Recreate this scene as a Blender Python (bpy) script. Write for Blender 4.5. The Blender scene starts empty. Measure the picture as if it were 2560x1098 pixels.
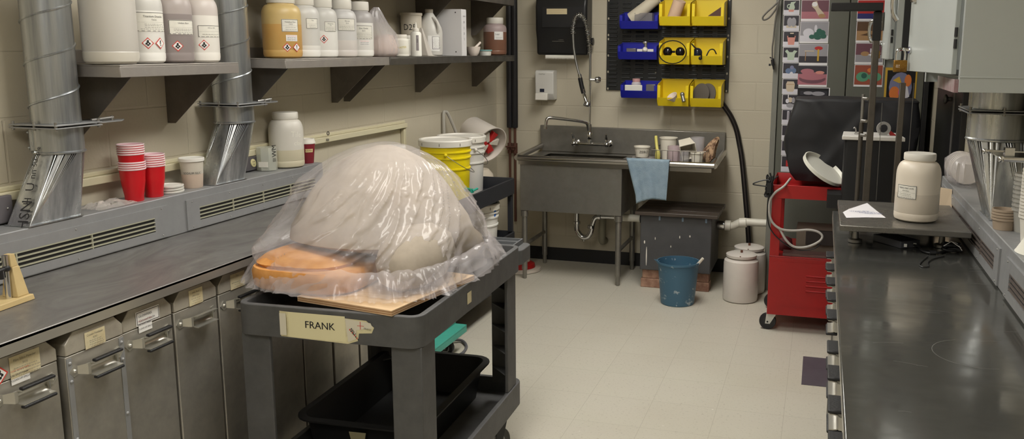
import bpy, bmesh, math, random
from mathutils import Vector, Matrix, noise
random.seed(7)
C = bpy.context.scene.collection
# ------------------------------------------------------------------ camera
F, YAW, PIT, ROL, CH, PX, PY = 2168.3, .2590, .1762, -.0091, 1.6504, 1472.9, 507.3
_f = Vector((-math.sin(YAW)*math.cos(PIT), math.cos(YAW)*math.cos(PIT), -math.sin(PIT)))
_r = Vector((math.cos(YAW), math.sin(YAW), 0)); _d = _f.cross(_r)
CR = math.cos(ROL)*_r + math.sin(ROL)*_d
CD = -math.sin(ROL)*_r + math.cos(ROL)*_d
cam = bpy.data.cameras.new('camera'); co = bpy.data.objects.new('camera', cam); C.objects.link(co)
cam.sensor_width = 36; cam.lens = F/2560*36
cam.shift_x = (1280-PX)/2560; cam.shift_y = (PY-549)/2560
cam.clip_start = .05
M3 = Matrix((CR, -CD, -_f)).transposed()
co.matrix_world = Matrix.Translation((0, 0, CH)) @ M3.to_4x4()
bpy.context.scene.camera = co
def U(px, py, ax, val):
    """where the line of sight through a photo point meets a real plane"""
    d = CR*((px-PX)/F) + CD*((py-PY)/F) + _f
    o = Vector((0, 0, CH)); i = 'xyz'.index(ax)
    return o + d*((val-o[i])/d[i])
# ------------------------------------------------------------------ world, exposure
vs = bpy.context.scene.view_settings
vs.view_transform = 'Standard'; vs.look = 'None'; vs.gamma = 1; vs.use_curve_mapping = False; vs.exposure = -0.06
w = bpy.data.worlds.new('world'); bpy.context.scene.world = w; w.use_nodes = True
w.node_tree.nodes['Background'].inputs[0].default_value = (.9, .85, .75, 1)
w.node_tree.nodes['Background'].inputs[1].default_value = .02
LAMP = 18.0
LAMP_COL = (1.0, .965, .90)
# ------------------------------------------------------------------ materials
def lin(c):
    return tuple(((v/255)/12.92 if v/255 <= .04045 else ((v/255+.055)/1.055)**2.4) for v in c) + (1,)
_m = {}
def mt(name, rgb=(200, 200, 200), rough=.5, metal=0, var=0, vs_=8, bump=0, bs=60, rgb2=None, trans=0, alpha=1, spec=None,
       emit=0, dist=0, stretch=None, thr=(.35, .65), coat=0, sss=0, ior=None, thin=0):
    if name in _m: return _m[name]
    m = bpy.data.materials.new(name); m.use_nodes = True; nt = m.node_tree; N = nt.nodes; L = nt.links
    p = N['Principled BSDF']; I = p.inputs
    I['Base Color'].default_value = lin(rgb); I['Roughness'].default_value = rough; I['Metallic'].default_value = metal
    if trans: I['Transmission Weight'].default_value = trans
    if alpha < 1: I['Alpha'].default_value = alpha
    if spec is not None: I['Specular IOR Level'].default_value = spec
    if coat: I['Coat Weight'].default_value = coat
    if ior: I['IOR'].default_value = ior
    if emit: I['Emission Color'].default_value = lin(rgb); I['Emission Strength'].default_value = emit
    m.diffuse_color = lin(rgb)
    tc = None
    if var or bump or rgb2:
        tc = N.new('ShaderNodeTexCoord'); mp = N.new('ShaderNodeMapping'); L.new(tc.outputs['Object'], mp.inputs[0])
        if stretch: mp.inputs['Scale'].default_value = stretch
    if var or rgb2:
        n = N.new('ShaderNodeTexNoise'); n.inputs['Scale'].default_value = vs_; n.inputs['Detail'].default_value = 6; n.inputs['Roughness'].default_value = .62; n.inputs['Distortion'].default_value = dist
        L.new(mp.outputs[0], n.inputs[0])
        r = N.new('ShaderNodeMapRange'); r.inputs[1].default_value = thr[0]; r.inputs[2].default_value = thr[1]
        L.new(n.outputs[0], r.inputs[0])
        mx = N.new('ShaderNodeMix'); mx.data_type = 'RGBA'
        c1 = lin(rgb); c2 = lin(rgb2) if rgb2 else tuple(max(0, v*(1-var)) for v in c1[:3])+(1,)
        mx.inputs[6].default_value = c1; mx.inputs[7].default_value = c2
        L.new(r.outputs[0], mx.inputs[0]); L.new(mx.outputs[2], I['Base Color'])
        if metal:
            r2 = N.new('ShaderNodeMapRange'); r2.inputs[1].default_value = .3; r2.inputs[2].default_value = .7
            r2.inputs[3].default_value = max(.05, rough-.1); r2.inputs[4].default_value = min(1, rough+.14)
            L.new(n.outputs[0], r2.inputs[0]); L.new(r2.outputs[0], I['Roughness'])
    if bump:
        n2 = N.new('ShaderNodeTexNoise'); n2.inputs['Scale'].default_value = bs; n2.inputs['Detail'].default_value = 4
        L.new(mp.outputs[0], n2.inputs[0])
        b = N.new('ShaderNodeBump'); b.inputs['Strength'].default_value = min(1, bump); b.inputs['Distance'].default_value = .004
        L.new(n2.outputs[0], b.inputs['Height']); L.new(b.outputs[0], I['Normal'])
    _m[name] = m; return m
def emis(name, rgb, s):
    m = bpy.data.materials.new(name); m.use_nodes = True; nt = m.node_tree
    e = nt.nodes.new('ShaderNodeEmission'); e.inputs[0].default_value = tuple(rgb)+(1,); e.inputs[1].default_value = s
    nt.links.new(e.outputs[0], nt.nodes['Material Output'].inputs[0]); return m
def block_wall(name, ax, off, rgb=(196, 188, 168)):
    """painted concrete block; ax = the horizontal world axis of the wall"""
    m = bpy.data.materials.new(name); m.use_nodes = True; nt = m.node_tree; N = nt.nodes; L = nt.links; p = N['Principled BSDF']
    g = N.new('ShaderNodeNewGeometry'); s = N.new('ShaderNodeSeparateXYZ'); L.new(g.outputs['Position'], s.inputs[0])
    a = N.new('ShaderNodeMath'); a.inputs[1].default_value = off; L.new(s.outputs['XYZ'.index(ax)], a.inputs[0])
    a2 = N.new('ShaderNodeMath'); a2.inputs[1].default_value = 20*.2032+.004; L.new(s.outputs[2], a2.inputs[0])
    c = N.new('ShaderNodeCombineXYZ'); L.new(a.outputs[0], c.inputs[0]); L.new(a2.outputs[0], c.inputs[1])
    b = N.new('ShaderNodeTexBrick'); b.inputs['Scale'].default_value = 1; b.inputs['Brick Width'].default_value = .4064; b.inputs['Row Height'].default_value = .2032
    b.inputs['Mortar Size'].default_value = .005; b.inputs['Mortar Smooth'].default_value = .5; b.inputs['Bias'].default_value = 0
    c1 = lin(rgb); b.inputs['Color1'].default_value = c1; b.inputs['Color2'].default_value = tuple(v*.98 for v in c1[:3])+(1,)
    b.inputs['Mortar'].default_value = tuple(v*.98 for v in c1[:3])+(1,)
    L.new(c.outputs[0], b.inputs[0])
    n = N.new('ShaderNodeTexNoise'); n.inputs['Scale'].default_value = 2.2; n.inputs['Detail'].default_value = 5; L.new(g.outputs['Position'], n.inputs[0])
    mx = N.new('ShaderNodeMix'); mx.data_type = 'RGBA'; mx.blend_type = 'MULTIPLY'; mx.inputs[0].default_value = .35
    L.new(b.outputs[0], mx.inputs[6]); rp = N.new('ShaderNodeValToRGB'); rp.color_ramp.elements[0].position = .3; rp.color_ramp.elements[0].color = (.84, .82, .78, 1)
    rp.color_ramp.elements[1].position = .6; rp.color_ramp.elements[1].color = (1, 1, 1, 1); L.new(n.outputs[0], rp.inputs[0]); L.new(rp.outputs[0], mx.inputs[7])
    L.new(mx.outputs[2], p.inputs['Base Color']); p.inputs['Roughness'].default_value = .45
    n3 = N.new('ShaderNodeTexNoise'); n3.inputs['Scale'].default_value = 110; n3.inputs['Detail'].default_value = 3; L.new(g.outputs['Position'], n3.inputs[0])
    ma = N.new('ShaderNodeMath'); ma.operation = 'MULTIPLY'; ma.inputs[1].default_value = .22; L.new(n3.outputs[0], ma.inputs[0])
    ms = N.new('ShaderNodeMath'); ms.operation = 'SUBTRACT'; L.new(ma.outputs[0], ms.inputs[0]); L.new(b.outputs['Fac'], ms.inputs[1])
    bp = N.new('ShaderNodeBump'); bp.inputs['Strength'].default_value = .5; bp.inputs['Distance'].default_value = .004; L.new(ms.outputs[0], bp.inputs['Height']); L.new(bp.outputs[0], p.inputs['Normal'])
    return m
def floor_mat():
    m = bpy.data.materials.new('vinyl_tile'); m.use_nodes = True; nt = m.node_tree; N = nt.nodes; L = nt.links; p = N['Principled BSDF']
    g = N.new('ShaderNodeNewGeometry'); mp = N.new('ShaderNodeMapping'); L.new(g.outputs['Position'], mp.inputs[0]); mp.inputs['Location'].default_value = (.394+20*.3048, -4.46+30*.3048, 0)
    b = N.new('ShaderNodeTexBrick'); b.offset = 0; b.inputs['Scale'].default_value = 1; b.inputs['Brick Width'].default_value = .3048; b.inputs['Row Height'].default_value = .3048
    b.inputs['Mortar Size'].default_value = .0012; b.inputs['Mortar Smooth'].default_value = .6
    b.inputs['Color1'].default_value = lin((200, 195, 181)); b.inputs['Color2'].default_value = lin((198, 193, 179)); b.inputs['Mortar'].default_value = lin((170, 164, 150))
    L.new(mp.outputs[0], b.inputs[0])
    def mul(src, scale, stretch, p0, p1, dark, fac):
        mq = N.new('ShaderNodeMapping'); L.new(g.outputs['Position'], mq.inputs[0]); mq.inputs['Scale'].default_value = stretch
        n = N.new('ShaderNodeTexNoise'); n.inputs['Scale'].default_value = scale; n.inputs['Detail'].default_value = 5; L.new(mq.outputs[0], n.inputs[0])
        r = N.new('ShaderNodeMapRange'); r.inputs[1].default_value = p0; r.inputs[2].default_value = p1; L.new(n.outputs[0], r.inputs[0])
        x = N.new('ShaderNodeMix'); x.data_type = 'RGBA'; L.new(src, x.inputs[6]); x.inputs[7].default_value = lin(dark)
        f = N.new('ShaderNodeMath'); f.operation = 'MULTIPLY'; f.inputs[1].default_value = fac; L.new(r.outputs[0], f.inputs[0]); L.new(f.outputs[0], x.inputs[0]); return x.outputs[2]
    o = mul(b.outputs[0], 70, (1, 2.2, 1), .60, .72, (120, 112, 92), .55)
    o = mul(o, 1.1, (1, 1, 1), .45, .75, (180, 172, 152), .35)
    o = mul(o, 26, (1, 1, 1), .74, .78, (235, 232, 222), .8)
    L.new(o, p.inputs['Base Color']); p.inputs['Roughness'].default_value = .42; p.inputs['Specular IOR Level'].default_value = .35
    return m
STEEL = mt('stainless_steel', (170, 168, 164), .34, .8, rgb2=(142, 140, 137), vs_=5, thr=(.3, .7))
COUNTER = mt('worn_steel_top', (150, 148, 145), .38, .55, rgb2=(118, 115, 113), vs_=3.2, stretch=(1.6, .7, 1), thr=(.3, .7), dist=2.2)
COUNTER2 = mt('scratched_steel_top', (112, 112, 108), .12, .6, rgb2=(92, 92, 88), vs_=4.5, stretch=(.7, 1.6, 1), thr=(.35, .65))
RISER = mt('satin_steel_riser', (158, 159, 160), .48, .4, var=.12, vs_=6)
SHELFM = mt('shelf_steel', (176, 170, 164), .42, .6, var=.15, vs_=7)
BRACK = mt('bracket_steel', (128, 122, 116), .42, .6, var=.25, vs_=7)
GALV = mt('galvanised_steel', (206, 209, 210), .30, .9, rgb2=(138, 142, 146), vs_=17, stretch=(1, 1, .05), thr=(.38, .66))  # vertical light and dark streaks paint reflections into the metal colour
BINM = mt('galvanised_bin', (186, 181, 170), .40, .6, rgb2=(150, 147, 140), vs_=4, bump=.02, bs=10)
BINTOP = mt('dusty_bin_hood', (178, 172, 158), .5, .3, rgb2=(148, 140, 128), vs_=9)
CHROME = mt('chrome', (215, 215, 215), .12, 1)
BLKM = mt('black_paint', (28, 28, 30), .45)
BLKP = mt('black_plastic', (24, 24, 26), .38, bump=.04, bs=90)
RUB = mt('black_rubber', (22, 22, 23), .7)
WHT = mt('white_plastic', (226, 222, 212), .4)
CREAM = mt('cream_trim_paint', (205, 198, 168), .5)
PAPER = mt('paper_label', (232, 229, 218), .75, var=.06, vs_=60)
PAPW = mt('white_label', (238, 236, 232), .7)
OLDPAP = mt('yellowed_label', (214, 204, 170), .75, rgb2=(196, 180, 140), vs_=30)
INK = mt('black_ink', (28, 26, 28), .7)
GREYINK = mt('small_print_ink', (120, 116, 108), .8)
REDINK = mt('red_ink', (205, 62, 52), .6)
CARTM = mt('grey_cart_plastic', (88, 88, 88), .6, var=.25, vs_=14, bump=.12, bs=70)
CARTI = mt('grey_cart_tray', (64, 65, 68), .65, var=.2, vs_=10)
YEL = mt('yellow_bin_plastic', (232, 205, 22), .35)
BLU = mt('blue_bin_plastic', (28, 34, 160), .35)
REDM = mt('red_enamel', (166, 22, 24), .35, var=.12, vs_=6)
# ------------------------------------------------------------------ mesh building
def rings_faces(n, k, closed=True):
    f = []
    for i in range(k-1):
        for j in range(n if closed else n-1):
            a = i*n+j; b = i*n+(j+1) % n
            f.append((a, b, b+n, a+n))
    return f
class Mb:
    def __init__(s): s.v = []; s.f = []; s.m = []
    def add(s, vs, fs, m=0):
        o = len(s.v); s.v += [tuple(p) for p in vs]
        s.f += [tuple(i+o for i in f) for f in fs]
        s.m += list(m) if isinstance(m, (list, tuple)) else [m]*len(fs); return s
    def box(s, x0, x1, y0, y1, z0, z1, m=0):
        return s.add([(x, y, z) for z in (z0, z1) for y in (y0, y1) for x in (x0, x1)],
                     [(0, 2, 3, 1), (4, 5, 7, 6), (0, 1, 5, 4), (2, 6, 7, 3), (0, 4, 6, 2), (1, 3, 7, 5)], m)
    def hexa(s, bot, top, m=0):
        n = len(bot); return s.add(list(bot)+list(top), [tuple(range(n))[::-1], tuple(range(n, 2*n))]+[(i, (i+1) % n, (i+1) % n+n, i+n) for i in range(n)], m)
    def prism(s, poly, ax, a0, a1, m=0):
        def P(u, v, a): return (a, u, v) if ax == 'x' else (u, a, v) if ax == 'y' else (u, v, a)
        return s.hexa([P(u, v, a0) for u, v in poly], [P(u, v, a1) for u, v in poly], m)
    def lathe(s, prof, c=(0, 0, 0), n=28, m=0, axis=(0, 0, 1), cap=True, sx=1, sy=1):
        z = Vector(axis).normalized(); x = z.orthogonal().normalized() if abs(z.z) < .999 else Vector((1, 0, 0)); y = z.cross(x); c = Vector(c)
        vs = []
        for r, h in prof:
            for j in range(n):
                t = 2*math.pi*j/n; vs.append(c+x*(r*sx*math.cos(t))+y*(r*sy*math.sin(t))+z*h)
        k = len(prof); f = rings_faces(n, k); mm = []
        for i in range(k-1): mm += [m[i] if isinstance(m, (list, tuple)) else m]*n
        if cap:
            f += [tuple(range(n))[::-1], tuple(range((k-1)*n, k*n))]; mm += [mm[0], mm[-1]]
        return s.add(vs, f, mm)
    def cyl(s, p0, p1, r0, r1=None, n=20, m=0):
        p0 = Vector(p0); p1 = Vector(p1); d = p1-p0
        return s.lathe([(r0, 0), (r0 if r1 is None else r1, d.length)], p0, n, m, d)
    def tube(s, pts, r, n=8, m=0, smooth=0, cap=True):
        P = [Vector(p) for p in pts]
        if smooth:
            Q = []
            for i in range(len(P)-1):
                a = P[max(i-1, 0)]; b = P[i]; c = P[i+1]; d = P[min(i+2, len(P)-1)]
                for k in range(smooth):
                    t = k/smooth; Q.append(.5*((2*b)+(c-a)*t+(2*a-5*b+4*c-d)*t*t+(3*b-a-3*c+d)*t**3))
            Q.append(P[-1]); P = Q
        t0 = (P[1]-P[0]).normalized(); nx = t0.orthogonal().normalized(); vs = []; K = len(P)
        for i, p in enumerate(P):
            t = ((P[min(i+1, K-1)]-P[max(i-1, 0)])).normalized()
            nx = (nx-t*nx.dot(t))
            nx = nx.normalized() if nx.length > 1e-6 else t.orthogonal().normalized()
            ny = t.cross(nx); rr = r[i*len(r)//K] if isinstance(r, (list, tuple)) else r
            for j in range(n):
                a = 2*math.pi*j/n; vs.append(p+nx*rr*math.cos(a)+ny*rr*math.sin(a))
        f = rings_faces(n, K)
        if cap: f += [tuple(range(n))[::-1], tuple(range((K-1)*n, K*n))]
        return s.add(vs, f, m)
    def ball(s, c, r, n=16, m=0, sc=(1, 1, 1)):
        prof = [(max(1e-4, math.sin(math.pi*i/n)), -math.cos(math.pi*i/n)) for i in range(n+1)]
        t = Mb().lathe(prof, (0, 0, 0), n*2, m, cap=False)
        return s.add([(c[0]+v[0]*r*sc[0], c[1]+v[1]*r*sc[1], c[2]+v[2]*r*sc[2]) for v in t.v], t.f, t.m)
    def torus(s, c, R, r, axis=(0, 0, 1), n=32, k=8, m=0):
        z = Vector(axis).normalized(); x = z.orthogonal().normalized(); y = z.cross(x); c = Vector(c)
        pts = [c+x*R*math.cos(2*math.pi*i/n)+y*R*math.sin(2*math.pi*i/n) for i in range(n)]
        vs = []
        for i, p in enumerate(pts):
            o = (p-c).normalized()
            for j in range(k):
                a = 2*math.pi*j/k; vs.append(p+o*r*math.cos(a)+z*r*math.sin(a))
        return s.add(vs, [(i*k+j, i*k+(j+1) % k, ((i+1) % n)*k+(j+1) % k, ((i+1) % n)*k+j) for i in range(n) for j in range(k)], m)
    def merge(s, o, fn=None, dm=0):
        return s.add([fn(Vector(p)) if fn else p for p in o.v], o.f, [i+dm for i in o.m])
def place(loc=(0, 0, 0), rz=0, rx=0, ry=0, sc=1):
    A = Matrix.Translation(loc) @ Matrix.Rotation(rz, 4, 'Z') @ Matrix.Rotation(ry, 4, 'Y') @ Matrix.Rotation(rx, 4, 'X') @ Matrix.Scale(sc, 4)
    return lambda p: A @ Vector(p)
def root_loc(o):
    l = Vector((0, 0, 0))
    while o is not None: l = l+o.location; o = o.parent
    return l
def obj(name, mb, mats, parent=None, bevel=0, smooth=38, local=False, solid=0, sub=0):
    me = bpy.data.meshes.new(name)
    if parent is not None: off = Vector((0, 0, 0)) if local else root_loc(parent)
    elif local: off = Vector((0, 0, 0))
    else:
        xs, ys, zs = zip(*mb.v); off = Vector(((min(xs)+max(xs))/2, (min(ys)+max(ys))/2, min(zs)))
    me.from_pydata([tuple(Vector(p)-off) for p in mb.v], [], mb.f)
    for m in (mats if isinstance(mats, (list, tuple)) else [mats]): me.materials.append(m)
    me.polygons.foreach_set('material_index', mb.m)
    bm = bmesh.new(); bm.from_mesh(me); bmesh.ops.recalc_face_normals(bm, faces=bm.faces); bm.to_mesh(me); bm.free()
    me.polygons.foreach_set('use_smooth', [True]*len(me.polygons))
    me.set_sharp_from_angle(angle=math.radians(smooth))
    o = bpy.data.objects.new(name, me); C.objects.link(o)
    if parent is not None: o.parent = parent
    else: o.location = off
    if solid: md = o.modifiers.new('thick', 'SOLIDIFY'); md.thickness = solid; md.offset = 0
    if sub: md = o.modifiers.new('sub', 'SUBSURF'); md.levels = md.render_levels = sub
    if bevel: md = o.modifiers.new('bevel', 'BEVEL'); md.width = bevel; md.segments = 2; md.limit_method = 'ANGLE'; md.harden_normals = False
    return o
def tag(o, label, cat, group=None, kind=None):
    o['label'] = label; o['category'] = cat
    if group: o['group'] = group
    if kind: o['kind'] = kind
    return o
def thing(name, label, cat, loc=(0, 0, 0), group=None, rz=0):
    o = bpy.data.objects.new(name, None); o.empty_display_size = .05; C.objects.link(o); o.location = loc; o.rotation_euler = (0, 0, rz)
    return tag(o, label, cat, group)
def struct(name, mb, m, parent=None, **k):
    o = obj(name, mb, m, parent, **k)
    if parent is None: o['kind'] = 'structure'
    return o
def copy_tree(o, parent=None):
    c = o.copy(); C.objects.link(c)
    if parent is not None: c.parent = parent
    for ch in list(o.children): copy_tree(ch, c)
    return c
# ------------------------------------------------------------------ lettering and labels
_tx = {}
def text2(s, size):
    """letters as flat polygons in (u, v), centred"""
    if (s, size) in _tx: return _tx[(s, size)]
    cu = bpy.data.curves.new('t', 'FONT'); cu.body = s; cu.size = size; cu.align_x = 'CENTER'; cu.align_y = 'CENTER'; cu.resolution_u = 2
    o = bpy.data.objects.new('t', cu); me = bpy.data.meshes.new_from_object(o)
    v = [(p.co.x, p.co.y, 0) for p in me.vertices]; f = [tuple(p.vertices) for p in me.polygons]
    bpy.data.objects.remove(o); bpy.data.curves.remove(cu); bpy.data.meshes.remove(me)
    _tx[(s, size)] = (v, f); return v, f
class Lab:
    """flat label art: coordinates (u right, v up, w out)"""
    def __init__(s): s.mb = Mb(); s.k = 0
    def rect(s, u0, u1, v0, v1, m, w=None, nu=8):
        s.k += 1; w = s.k*.00035 if w is None else w
        vs = []; f = []
        for i in range(nu+1):
            u = u0+(u1-u0)*i/nu; vs += [(u, v0, w), (u, v1, w)]
        for i in range(nu): f.append((2*i, 2*i+2, 2*i+3, 2*i+1))
        s.mb.add(vs, f, m); return s
    def poly(s, pts, m):
        s.k += 1; s.mb.add([(u, v, s.k*.00035) for u, v in pts], [tuple(range(len(pts)))], m); return s
    def ell(s, cu, cv, ru, rv, m, n=16, a0=0, a1=2*math.pi):
        return s.poly([(cu+ru*math.cos(a0+(a1-a0)*i/n), cv+rv*math.sin(a0+(a1-a0)*i/n)) for i in range(n)], m)
    def text(s, t, size, cu, cv, m, rot=0, wid=1):
        v, f = text2(t, size); s.k += 1
        c, d = math.cos(rot), math.sin(rot)
        s.mb.add([(cu+(x*c-y*d)*wid, cv+x*d+y*c, s.k*.00035) for x, y, _ in v], f, m); return s
    def frame(s, u0, u1, v0, v1, t, m):
        for a in ((u0, u1, v0, v0+t), (u0, u1, v1-t, v1), (u0, u0+t, v0, v1), (u1-t, u1, v0, v1)): s.rect(*a, m, nu=6)
        return s
    def lines(s, u0, u1, v0, v1, n, m, t=.0012):
        for i in range(n):
            v = v1-(v1-v0)*(i+.5)/n; a = random.uniform(0, .18)*(u1-u0)
            x = u0+a
            while x < u1-a-.004:
                l = random.uniform(.003, .009); s.rect(x, min(x+l, u1-a), v-t/2, v+t/2, m, nu=1); x += l+.0016
        return s
    def flat(s, O, Uv, Vv):
        O = Vector(O); Uv = Vector(Uv).normalized(); Vv = Vector(Vv).normalized(); W = Uv.cross(Vv)
        return Mb().merge(s.mb, lambda p: O+Uv*p[0]+Vv*p[1]+W*p[2])
    def wrap(s, c, r, phi, zc, taper=0):
        return Mb().merge(s.mb, lambda p: (c[0]+(r+p[2]+taper*p[1])*math.cos(phi+p[0]/r), c[1]+(r+p[2]+taper*p[1])*math.sin(phi+p[0]/r), zc+p[1]))
# label material slots: 0 paper 1 ink 2 red 3 small print 4 white
LM = [PAPER, INK, REDINK, GREYINK, PAPW]
def hazard(L, cu, cv, r, kind):
    L.poly([(cu-r, cv), (cu, cv-r), (cu+r, cv), (cu, cv+r)], 2)
    q = r*.80; L.poly([(cu-q, cv), (cu, cv-q), (cu+q, cv), (cu, cv+q)], 4)
    if kind == '!':
        L.poly([(cu-r*.1, cv+r*.5), (cu-r*.06, cv-r*.15), (cu+r*.06, cv-r*.15), (cu+r*.1, cv+r*.5)], 1); L.ell(cu, cv-r*.34, r*.1, r*.1, 1, 8)
    else:
        L.ell(cu, cv+r*.36, r*.17, r*.2, 1, 10)
        L.poly([(cu-r*.1, cv+r*.22), (cu-r*.42, cv-r*.02), (cu-r*.36, cv-r*.22), (cu+r*.36, cv-r*.22), (cu+r*.42, cv-r*.02), (cu+r*.1, cv+r*.22)], 1)
        L.poly([(cu-r*.2, cv-r*.22), (cu-r*.12, cv-r*.46), (cu+r*.12, cv-r*.46), (cu+r*.2, cv-r*.22)], 1)
        L.poly([(cu+r*.16*math.cos(a*math.pi/4)*(1 if a % 2 else .4), cv-r*.08+r*.18*math.sin(a*math.pi/4)*(1 if a % 2 else .4)) for a in range(8)], 4)
    return L
def std_label(title, sub, w, h, body=3, paper=0):
    L = Lab().rect(-w/2, w/2, -h/2, h/2, paper, nu=12).frame(-w/2+.001, w/2-.001, -h/2+.001, h/2-.001, .0014, 1)
    L.text(title, h*.15, 0, h*.28, 1)
    if sub: L.text(sub, h*.13, 0, h*.1, 1)
    L.rect(-w/2+.004, w/2-.004, -h*.02-.0004, -h*.02, 3)
    if body: L.lines(-w*.42, w*.42, -h*.42, -h*.08, body, 3)
    return L
def towards(x, y): return math.atan2(-y, -x)
# ================================================================== the room
YB, XL, XR, YF, ZC = 6.393, -2.45, .70, -1.6, 2.75
struct('floor', Mb().box(XL-.1, XR+.1, YF-.1, YB+.1, -.05, 0), floor_mat())
struct('wall_back', Mb().box(XL-.1, XR+.1, YB, YB+.1, 0, ZC), block_wall('block_back', 'X', 20*.4064+.46-.2032))
struct('wall_left', Mb().box(XL-.1, XL, YF, YB, 0, ZC), block_wall('block_left', 'Y', 20*.4064+.1))
struct('wall_right', Mb().box(XR, XR+.1, YF, YB, 0, ZC), block_wall('block_right', 'Y', 20*.4064+.2))
struct('wall_front', Mb().box(XL-.1, XR+.1, YF-.1, YF, 0, ZC), block_wall('block_front', 'X', 20*.4064))
struct('ceiling', Mb().box(XL-.1, XR+.1, YF-.1, YB+.1, ZC, ZC+.05), mt('ceiling_tile', (205, 200, 188), .9))
struct('baseboard_back', Mb().box(-2.45, .70, YB-.008, YB, 0, .1016), BLKM)
struct('baseboard_left', Mb().box(-2.45, -2.442, 3.7, YB-.009, 0, .1016), BLKM)
GLOW = emis('lamp_diffuser', LAMP_COL, LAMP)
for k, (lx, ly) in enumerate(((-.95, .1), (-.95, 2.5), (-.95, 4.7))):
    t = thing('ceiling_light', ['ceiling light nearest the front wall', 'middle ceiling light over the aisle', 'ceiling light nearest the sink wall'][k], 'light', (lx, ly, ZC-.06))
    fr = Mb(); fr.box(lx-.32, lx+.32, ly-.62, ly-.60, ZC-.06, ZC-.001); fr.box(lx-.32, lx+.32, ly+.60, ly+.62, ZC-.06, ZC-.001); fr.box(lx-.32, lx-.30, ly-.6, ly+.6, ZC-.06, ZC-.001); fr.box(lx+.30, lx+.32, ly-.6, ly+.6, ZC-.06, ZC-.001)
    obj('frame', fr, WHT, t); obj('diffuser', Mb().box(lx-.30, lx+.30, ly-.6, ly+.6, ZC-.05, ZC-.03), GLOW, t)
# cream raceway along the left wall and the frame of the wall panel
m = Mb().box(-2.449, -2.415, .9, 4.80, 1.168, 1.196); m.box(-2.449, -2.430, .9, 4.80, 1.196, 1.212)
struct('trim_1', m, CREAM, bevel=.003)
m = Mb().box(-2.449, -2.425, 4.772, 4.80, .75, 1.167)
struct('trim_2', m, CREAM, bevel=.003)
t = thing('wall_cable_clip', 'small black wire clip on the cream raceway', 'clip', (-2.40, 3.90, 1.17))
m = Mb().torus((-2.405, 3.9, 1.215), .009, .0022, (1, 0, 0), 16, 6); obj('hook', m, BLKM, t)
obj('screw', Mb().cyl((-2.415, 3.9, 1.182), (-2.404, 3.9, 1.182), .006), STEEL, t)
# ================================================================== left worktop
WX, WY1 = -1.845, 3.665
def counter_top(name, x0, x1, y0, y1, edge, mat, label):
    t = thing(name, label, 'worktop', ((x0+x1)/2, (y0+y1)/2, 0))
    obj('top', Mb().box(x0, x1, y0, y1, .938, .95), mat, t, bevel=.003)
    lip = Mb(); e0, e1 = (x1-.004, x1) if edge > 0 else (x0, x0+.004)
    lip.box(e0, e1, y0, y1, .916, .9475); obj('edge_strip', lip, mt('bright_steel_edge', (196, 193, 186), .32, .8), t)
    return t
t = counter_top('steel_worktop', -2.33, WX, .6, WY1, 1, COUNTER, 'long brushed steel worktop on the left with swirled dust marks')
m = Mb().box(-2.33, -2.30, .6, WY1, .02, .938); obj('back_panel', m, BLKM, t)
for y in (.62, 3.63):
    obj('leg', Mb().box(-1.90, -1.868, y, y+.03, 0, .938), BLKM, t)
obj('rail', Mb().box(-1.90, -1.87, .65, 3.63, .915, .937), BLKM, t)
# vent ledge behind it
def vent(name, label, sx, xr, xw, y0, y1, zt, panels, lmat=None):
    """sx = direction the riser faces"""
    t = thing(name, label, 'vent plenum', ((xr+xw)/2, (y0+y1)/2, .95))
    m = Mb().prism([(xr, .951), (xw, .951), (xw, zt), (xr, zt)], 'y', y0, y1); obj('housing', m, RISER, t, bevel=.003)
    for (a, b, ga, gb, n) in panels:
        f = xr+sx*.006
        p = Mb(); lo, hi = .957, zt-.028; g0, g1 = .985, .985+.052
        def bx(yy0, yy1, z0, z1): p.box(min(xr, f), max(xr, f), yy0, yy1, z0, z1)
        bx(a, b, lo, g0); bx(a, b, g1, hi); bx(a, ga, g0, g1); bx(gb, b, g0, g1)
        po = obj('grille_panel', p, RISER, t)
        q = Mb().box(min(xr, xr+sx*.0006), max(xr, xr+sx*.0006), ga, gb, g0, g1)
        obj('slot', q, BLKM, po)
        s = Mb()
        for i in range(4):
            z = g0+.004+i*.0145; s.box(min(f, xr+sx*.001), max(f, xr+sx*.001), ga, gb, z, z+.0042)
        for i in range(1, n):
            y = ga+(gb-ga)*i/n; s.box(min(xr+sx*.001, f+sx*.0006), max(xr+sx*.001, f+sx*.0006), y-.002, y+.002, g0, g1)
        obj('louvre', s, lmat or mt('louvre_paint', (184, 182, 160), .5, .3), po)
        s = Mb()
        for i in range(5):
            for z in (lo+.009, hi-.009):
                y = a+.03+(b-a-.06)*i/4; obj('screw', Mb().ball((f, y, z), .003, 6), STEEL, po)
    return t
vent('vent_plenum', 'grey steel ledge with slotted grilles running behind the left worktop', 1, -2.297, -2.447, .6, 3.665, 1.10,
     [(1.05, 2.62, 1.15, 2.555, 5), (2.72, 3.655, 2.79, 3.59, 4)])
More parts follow.
